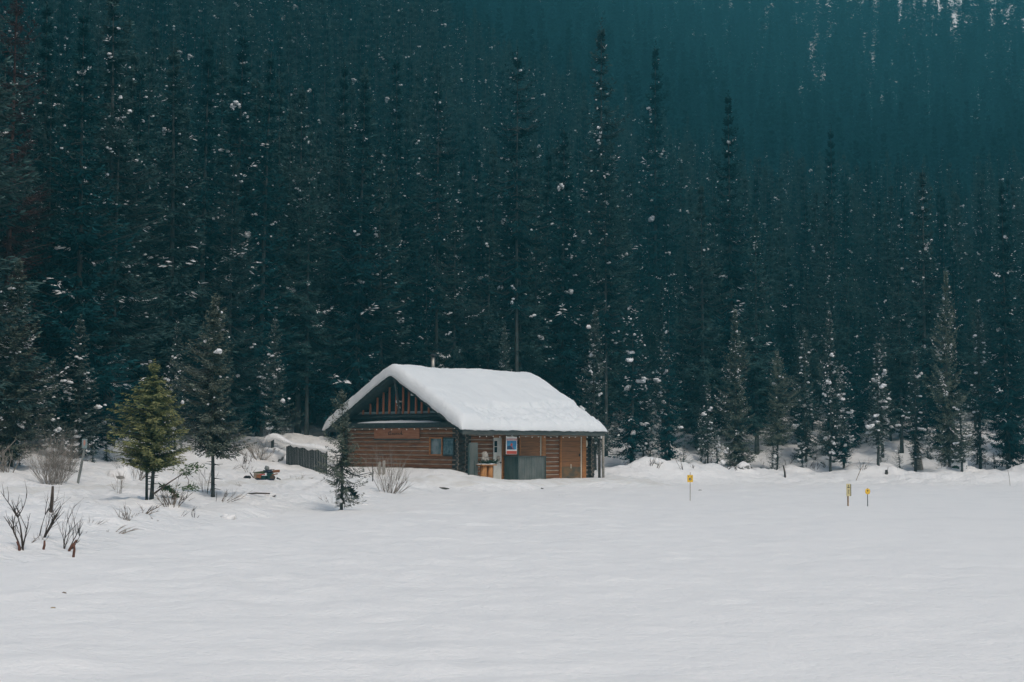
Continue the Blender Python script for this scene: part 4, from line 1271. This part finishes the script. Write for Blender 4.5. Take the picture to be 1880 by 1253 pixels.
# bare shrubs
def shrub(px, py, w_px, h_px, n, label, name="bare_shrub", mt='twig', seed=1, cat="shrub", thick=.018, kinky=.12, lean=0., fork=3, depth_guess=70, spread=1.0, group=None, arc=0.):
    a = place(px, py, depth_guess); k_ = a.y/F
    rr = random.Random(seed); mb = MB()
    H_ = h_px*k_; W_ = w_px*k_*.5
    def grow(p, d, l, r_, lv):
        pts = [p]; q = p.copy(); dd_ = d.copy()
        m_ = 5
        for i in range(m_):
            dd_ = (dd_+Vector((rr.uniform(-1,1), rr.uniform(-1,1), rr.uniform(-.3,.5)-arc*i*.2))*kinky).normalized()
            q = q+dd_*(l/m_); pts.append(q.copy())
        mb.tube(pts, [r_*(1-.8*i/m_) for i in range(m_+1)], 4 if r_ < .02 else 6)
        if lv > 0:
            for _ in range(fork):
                t = rr.randint(1, m_-1); nd = (dd_+Vector((rr.uniform(-1,1), rr.uniform(-1,1), rr.uniform(-.1,.9)))*.65).normalized()
                grow(pts[t], nd, l*rr.uniform(.4, .75), r_*.55, lv-1)
    for i in range(n):
        x = rr.uniform(-1, 1)
        base = Vector((x*W_*.35, rr.uniform(-.3, .3)*W_, -.1))
        tipx = x*W_*spread+rr.uniform(-.25,.25)*W_+lean*H_
        h = H_*rr.uniform(.55, 1.0)*(1-.25*abs(x))
        d = Vector((tipx-base.x, rr.uniform(-.4,.4)*W_, h)); 
        grow(base, d.normalized(), d.length*.95, thick*rr.uniform(.6, 1.1), 2 if h_px > 35 else 1)
    o = mb.build(name, M[mt]); o.location = a
    tag(o, label, cat, group); return o
shrub(712, 905, 80, 78, 22, "fan-shaped bare willow bush in front of the cabin's gable wall", seed=3, thick=.016, kinky=.08, mt='twigpale')
shrub(722, 905, 60, 34, 9, "low twigs drooping right beside the bare willow bush", seed=5, thick=.02, kinky=.1, lean=.5, mt='twig')
shrub(47, 1012, 60, 150, 3, "tall dark forked shrub, leftmost on the lower left bank", "dark_shrub", 'twigdark', 21, thick=.032, kinky=.17, fork=3, spread=.8)
shrub(74, 985, 34, 100, 4, "dark many-stemmed shrub in front of the grey upright stake", "dark_shrub", 'twigdark', 22, thick=.022, kinky=.14, fork=3, lean=.2)
shrub(115, 1008, 60, 84, 4, "dark v-shaped shrub, rightmost on the lower left bank", "dark_shrub", 'twigdark', 23, thick=.022, kinky=.14, fork=3, lean=.1)
for i, (px, py, h, ln, lab) in enumerate(((36, 1013, 18, -.3, "reddish stub poking from the snow left of the tall dark shrub"), (78, 1010, 17, .2, "small dark stub between the two larger dark shrubs"), (134, 1022, 25, .05, "thick reddish stub upright at the bank edge"), (122, 1012, 20, .9, "reddish stub leaning far right at the bank edge"))):
    a = place(px, py, 34); k_ = a.y/F
    o = MB().tube([(0,0,-.1), (ln*h*k_*.5+.02,0,h*k_*.5), (ln*h*k_,0,h*k_)], [.032,.028,.02], 6).build("twig_stub", noisy("red_stub", (.08,.03,.02), (.16,.07,.045), 8)); o.location = a
    tag(o, lab, "stub")
shrub(318, 930, 60, 46, 14, "tawny bare bush at the foot of the green pine", seed=31, thick=.018, kinky=.12, mt='twig')
shrub(405, 922, 55, 34, 9, "thin dry twigs leaning right below the lone spruce", seed=32, thick=.014, lean=.7, mt='twig')
shrub(378, 905, 34, 62, 6, "wispy upright stems left of the lone spruce trunk", seed=33, thick=.012, mt='twig', kinky=.07)
shrub(232, 955, 70, 34, 7, "bent dry branches sagging over the snow left of the pine", "fallen_branch", 'twigpale', 34, "branch", .018, .2, lean=-.5, arc=.6)
shrub(262, 942, 50, 24, 5, "small arching branch lying on the bank below the pine", "fallen_branch", 'twig', 35, "branch", .018, .2, lean=.9, arc=.8)
shrub(208, 978, 60, 20, 5, "low fallen branch on the lower left snow bank", "fallen_branch", 'twigpale', 36, "branch", .02, .22, lean=.9, arc=.9)
shrub(218, 905, 40, 46, 6, "frail pale twigs beside the path left of the pine", seed=37, thick=.012, mt='twigpale')
shrub(98, 890, 100, 90, 95, "dense brushy tan thicket between the left edge spruce and the post sign", "brush_thicket", 'twigpale', 38, "thicket", .009, .14, fork=4)
shrub(250, 880, 60, 40, 18, "dense twiggy brush behind the pine trunk", "brush_thicket", 'twig', 39, "thicket", .014, .14)
shrub(10, 868, 60, 66, 8, "crooked pale branches at the left edge of the photo", "bare_shrub", 'twigpale', 40, thick=.03, kinky=.25)
shrub(475, 842, 90, 40, 26, "snowy brush heaped left of the board fence", "brush_thicket", 'twigpale', 41, "thicket", .02, .2, lean=-.3)
shrub(445, 850, 60, 26, 10, "thin dark brush under the dense spruce left of the fence", "brush_thicket", 'twigdark', 42, "thicket", .02, .2)
shrub(610, 925, 44, 26, 7, "thin brown twigs at the foot of the thin young spruce", seed=43, thick=.012, mt='twig')
shrub(552, 880, 46, 12, 9, "sparse grass blades poking from the snow by the gear heap", "dry_grass", 'grass', 44, "grass", .010, .05)
shrub(1253, 846, 22, 22, 5, "small brown twigs on the snow bank right of the cabin", seed=45, thick=.018, mt='twig')
rr_ = random.Random(77)
for i in range(26):
    px = rr_.uniform(5, 470); py = 1000-(px-60)*.20+rr_.uniform(-75, 10)
    if px < 150: py = rr_.uniform(935, 1000)
    if 440 < px and py > 930: continue
    shrub(px, py, rr_.uniform(14, 44), rr_.uniform(10, 24), rr_.randint(2, 5), "small thin dry twigs poking from the snow of the left bank", "dry_twig", rr_.choice(['twig', 'twigpale', 'twigdark']), 500+i, "twig", .011, .16, lean=rr_.uniform(-.8, .8), arc=.3, group="small dry twigs on the left bank")
for i in range(22):
    px = rr_.uniform(1190, 1870); py = 857+rr_.uniform(-6, 8)
    shrub(px, py, rr_.uniform(12, 34), rr_.uniform(12, 34), rr_.randint(2, 5), "small bare twigs at the foot of the trees on the right shore", "dry_twig", rr_.choice(['twig', 'twigdark']), 600+i, "twig", .02, .14, lean=rr_.uniform(-.5, .5), group="small bare twigs along the right shore")
# shrubby lower branch next to the small spruce
def bough(px, py, dx, dz, label, mt='folgrey', seed=1, ln=1.6):
    a = place(px, py, 57); rr = random.Random(seed); mb = MB()
    e = Vector((dx, -.1, dz)); mb.tube([(0,0,0), tuple(e*.5+Vector((0,0,.12))), tuple(e)], [.03,.02,.01], 5, 0)
    for i in range(260):
        t = rr.uniform(.1, 1); p = e*t+Vector((0,0,.12*math.sin(3.14*t)))
        d = Vector((rr.uniform(-.5,.9)*dx, rr.uniform(-.5,.5), rr.uniform(-.7,.3))).normalized()*rr.uniform(.1,.28)
        wv = Vector((rr.uniform(-1,1), rr.uniform(-1,1), rr.uniform(-1,1))).normalized()*.02
        mb.add([p-wv, p+d*.5-wv*1.5, p+d, p+d*.5+wv*1.5], [(0,1,2,3)], 1)
    o = mb.build("low_bough", [M['twigdark'], M[mt]]); o.location = a+Vector((0,0,.45)); tag(o, label, "bough"); return o
bough(632, 914, .55, -.42, "dark bough hanging to the snow right of the thin young spruce", seed=4)
bough(292, 915, .7, -.35, "dark green low bough by the pine's foot", 'folpine', 5)
a = place(283, 920, 51)
o = MB().tube([(0,0,.25), (.5,0,.62), (1.0,0,.95)], [.035,.025,.012], 6)
rr = random.Random(9)
for i in range(320):
    cx_ = rr.choice(((1.0,.95),(1.25,1.15),(1.15,.45)))
    p = Vector((cx_[0]+rr.gauss(0,.16), rr.gauss(0,.15), cx_[1]+rr.gauss(0,.06))); d = Vector((rr.uniform(-.3,1), rr.uniform(-.5,.5), rr.uniform(-.3,.4))).normalized()*.14
    wv = Vector((rr.uniform(-1,1), rr.uniform(-1,1), rr.uniform(-1,1))).normalized()*.015
    o.add([p-wv, p+d*.5-wv*1.5, p+d, p+d*.5+wv*1.5], [(0,1,2,3)], 1)
o.tube([(1.0,0,.95), (1.15,0,.7), (1.15,0,.45)], [.012,.01,.008], 5)
oo = o.build("pine_limb", [M['twigdark'], M['folpine']]); oo.location = a; tag(oo, "low dead limb with green tufts reaching right from the pine trunks", "limb")

# rocks, holes (dark lumps for their shade) and debris in the snow
def rock(px, py, wpx, hpx, label, mt='darklump', snowcap=True, seed=1, name="rock_or_hole", cat="rock", capk=.75):
    a = place(px, py, 70); k_ = a.y/F
    r_ = wpx*k_*.5; h = hpx*k_
    o = MB().blob((0,0,-h*.1), (r_, r_*.7, h*.75), seed, rough=.35, nu=14, nv=9).build(name, M[mt]); o.location = a
    if snowcap:
        c = MB().blob((0,.10*r_,h*.12), (r_*1.10, r_*.85, h*.72*capk/.75), seed, rough=.33, nu=18, nv=10).build("snow_cap", M['snow'], o)
    tag(o, label, cat); return o
rock(446, 915, 20, 9, "dark lump for a shaded hole under a snow cap below the path, left one of the pair", seed=2)  # dark lump stands in for the shade inside a snow hole
rock(494, 911, 22, 8, "dark lump for a shaded hole under a snow cap below the path, right one of the pair", seed=3)
a = place(470, 911, 70); o = MB().tube([(-.55,0,.06), (0,0,.11), (.55,0,.10)], [.03,.035,.03], 6).build("fallen_stick", M['twigdark']); o.location = a; tag(o, "thin stick lying in the snow between the two snow-capped holes", "stick")
rock(664, 929, 24, 7, "dark lump for a snow-capped hole on the bank right of the thin young spruce", seed=4)
rock(631, 926, 6, 8, "tiny dark clod at the foot of the thin young spruce", seed=6, snowcap=False)
rock(642, 930, 6, 6, "tiny dark clod just right of another by the young spruce", seed=7, snowcap=False)
rock(811, 897, 24, 3, "flat dark lump for a small hole in the snow below the cabin's corner", seed=8, snowcap=False)
rock(1038, 911, 26, 4, "low dark lump for a hole under a snow lip in front of the plank door", seed=9)
rock(995, 898, 7, 2.5, "small dark speck of bark in front of the metal counter", seed=10, snowcap=False, name="bark_piece", cat="debris")
rock(97, 1117, 14, 3, "brown leaf lying on the lake ice at lower left, nearer one", 'grass', False, 11, "dry_leaf", "leaf")
rock(117, 1089, 11, 2.5, "brown leaf lying on the lake ice at lower left, farther one", 'twig', False, 12, "dry_leaf", "leaf")
rock(418, 952, 28, 9, "tan rock showing under the snow bank edge below the pine", 'grass', True, 13)
rock(1285, 901, 6, 2, "small dark speck on the ice right of the round yellow sign", seed=14, snowcap=False, name="bark_piece", cat="debris")
rock(222, 880, 36, 20, "snow-covered boulder and brush beside the path left of the pine", 'rock', True, 15, "snowy_boulder", "boulder", .9)
rock(497, 845, 50, 30, "grey boulder with a snow cap left of the board fence", 'rock', True, 16, "snowy_boulder", "boulder", .62)
rock(1208, 851, 17, 9, "round snow-covered stump on the bank right of the cabin", 'rock', True, 18, "snowy_stump", "stump", .85)
rock(1365, 858, 24, 10, "snow-heaped stump at the foot of the full grey-green spruce", 'rock', True, 19, "snowy_stump", "stump", .85)
rock(1520, 853, 40, 22, "snow-topped low bush at the shore left of the leaning pole", 'needle', True, 20, "snowy_bush", "bush", .6)
rock(1762, 858, 24, 20, "dark bush with snow under the small snow-laden spruce", 'needle', True, 21, "snowy_bush", "bush", .5)
rock(1850, 832, 18, 14, "round snow lump on a dark stump near the right edge", 'darklump', True, 22, "snowy_stump", "stump", 1.0)

# board fence with snow on top
A = place(525, 853, 95); B_ = at(601, 857, A.y-1.5); B_.z = gz(B_.x, B_.y)
fe = empty("board_fence", (A.x, A.y, 0), 0)
tag(fe, "dark vertical board fence topped with snow left of the cabin", "fence")
nB = 26; mb = MB(); zt_ = at(560, 819, A.y).z
for i in range(nB):
    t = i/nB; x_ = (B_.x-A.x)*t; y_ = (B_.y-A.y)*t; wv_ = (B_.x-A.x)/nB
    mb.box(x_+.006, x_+wv_-.012, y_-.02+random.uniform(-.012,.012), y_+.02, min(A.z, B_.z)-.4, zt_-.25*t+random.uniform(-.05,.04)+.12*math.sin(t*5))
mb.build("board_panel", M['greyboard'], fe)
v = []; f = []; n = 44
for i in range(n+1):
    t = i/n; x_ = -1.4+(B_.x-A.x+1.9)*t; y_ = (B_.y-A.y)*t
    env = math.sin(math.pi*min(max(t, .0), 1))**.35
    zc = zt_-.2*t+.10*math.sin(t*5)+.06+.35*math.exp(-((t-.15)/.18)**2)
    h = (.16+.10*math.sin(t*9+1)+.12*math.exp(-((t-.2)/.2)**2))*env+.02
    dr = .14*abs(math.sin(t*17))*abs(math.sin(t*31+1))
    r_ = .32*env+.03
    for k in range(10):
        a_ = 2*math.pi*k/10; s_, c_ = math.sin(a_), math.cos(a_)
        v.append((x_, y_+c_*r_, zc+(s_*h if s_ > 0 else s_*(.08+dr*(1 if c_ < 0 else .3)))))
for i in range(n):
    for k in range(10):
        a_ = i*10+k; b_ = i*10+(k+1) % 10
        f.append((a_, b_, b_+10, a_+10))
MB().add(v, f, 0, True).build("snow_cover", M['snow'], fe)
o = MB().tube([(0,0,-.3), (0,0,1.25)], [.035,.035], 7); 
o = o.build("white_pole", M['white']); o.location = (place(597, 858, 92)); tag(o, "slim white pole at the right end of the board fence", "pole")

# heap of gear beside the path
a = place(484, 881, 80); k_ = a.y/F
gh = empty("gear_heap", (a.x, a.y, a.z), 0)
tag(gh, "low jumbled heap of dark, teal and red gear beside the path left of the cabin", "gear heap")
def gb(name, x0_, x1_, z0_, z1_, y0_, y1_, mt, rot=0., rz=0.):
    mb = MB().box(-(x1_-x0_)/2*k_, (x1_-x0_)/2*k_, y0_, y1_, -(z1_-z0_)/2*k_, (z1_-z0_)/2*k_)
    o = mb.build(name, M[mt], gh); o.location = ((x0_+x1_)/2*k_, 0, (z0_+z1_)/2*k_); o.rotation_euler = (0, rot, rz)
    bv = o.modifiers.new("b", 'BEVEL'); bv.width = .015; bv.segments = 2
    return o
gb("crate", -18, -4, 1, 12, -.3, .3, 'tan', .08, .2)
gb("board", -27, -11, 6, 7.5, -.35, -.25, 'twigdark', .95)
gb("crate", -6, 8, 1, 7, -.4, .3, 'teal', 0, -.1)
gb("crate", 6, 18, 2, 12, -.3, .35, 'teal', -.1, .2)
gb("board", -5, 5, 8.5, 10.5, -.46, -.36, 'pinkred', -.04)
gb("crate", -14, 2, 10, 15, -.25, .3, 'olive', -.12, .1)
gb("crate", 0, 12, 12, 17, -.2, .3, 'navyp', .1, .3)
gb("board", 17, 29, 13, 18, -.15, .1, 'oran', -.08)
gb("board", 16, 27, 9, 11, -.3, -.2, 'oran', -.2)
gb("board", -20, 14, 14, 15.2, -.1, .0, 'twigdark', -.10)
gb("board", -24, 22, -.5, 2, -.5, -.35, 'navyp', 0)
gb("board", 4, 20, 17.5, 18.7, -.1, 0, 'twigdark', -.08)
gb("crate", -10, -2, 3, 9, -.5, -.3, 'oran', .15)
def gt_(x, z, r_, mt, nm):
    o = MB().tube([(0,-.12,0), (0,.12,0)], [r_*k_]*2, 14).build(nm, M[mt], gh); o.location = (x*k_, -.3, z*k_); return o
gt_(-30, 3.5, 4, 'black', "wheel"); gt_(-25.5, 3.5, 4, 'black', "wheel"); gt_(18, 4, 4.5, 'twigdark', "wheel")
o = MB().blob((0,0,0), (4.5*k_, .2, 5*k_), 4, rough=.3).build("bag", M['postgrey'], gh); o.location = (6*k_, 0, 20*k_)
o = MB().blob((0,0,0), (6*k_, .2, 4*k_), 6, rough=.3).build("bag", M['navyp'], gh); o.location = (12*k_, -.1, 14*k_)
MB().tube([(24*k_,0,3*k_), (31*k_,0,.5*k_)], [.05,.03], 6).build("runner", M['black'], gh)

# ------------------------------------------------------------------ haze
hz = MB().box(-1000, 1000, -60, 1080, -2, 372)
hm = bpy.data.materials.new("haze"); hm.use_nodes = True
N = hm.node_tree.nodes; L = hm.node_tree.links
N.remove(N["Principled BSDF"])
pv = N.new("ShaderNodeVolumePrincipled")
pv.inputs["Color"].default_value = (.17, .80, .96, 1)
pv.inputs["Density"].default_value = 0.00070
L.new(pv.outputs[0], N["Material Output"].inputs["Volume"])
ho = hz.build("haze", hm); tag(ho, kind="stuff")
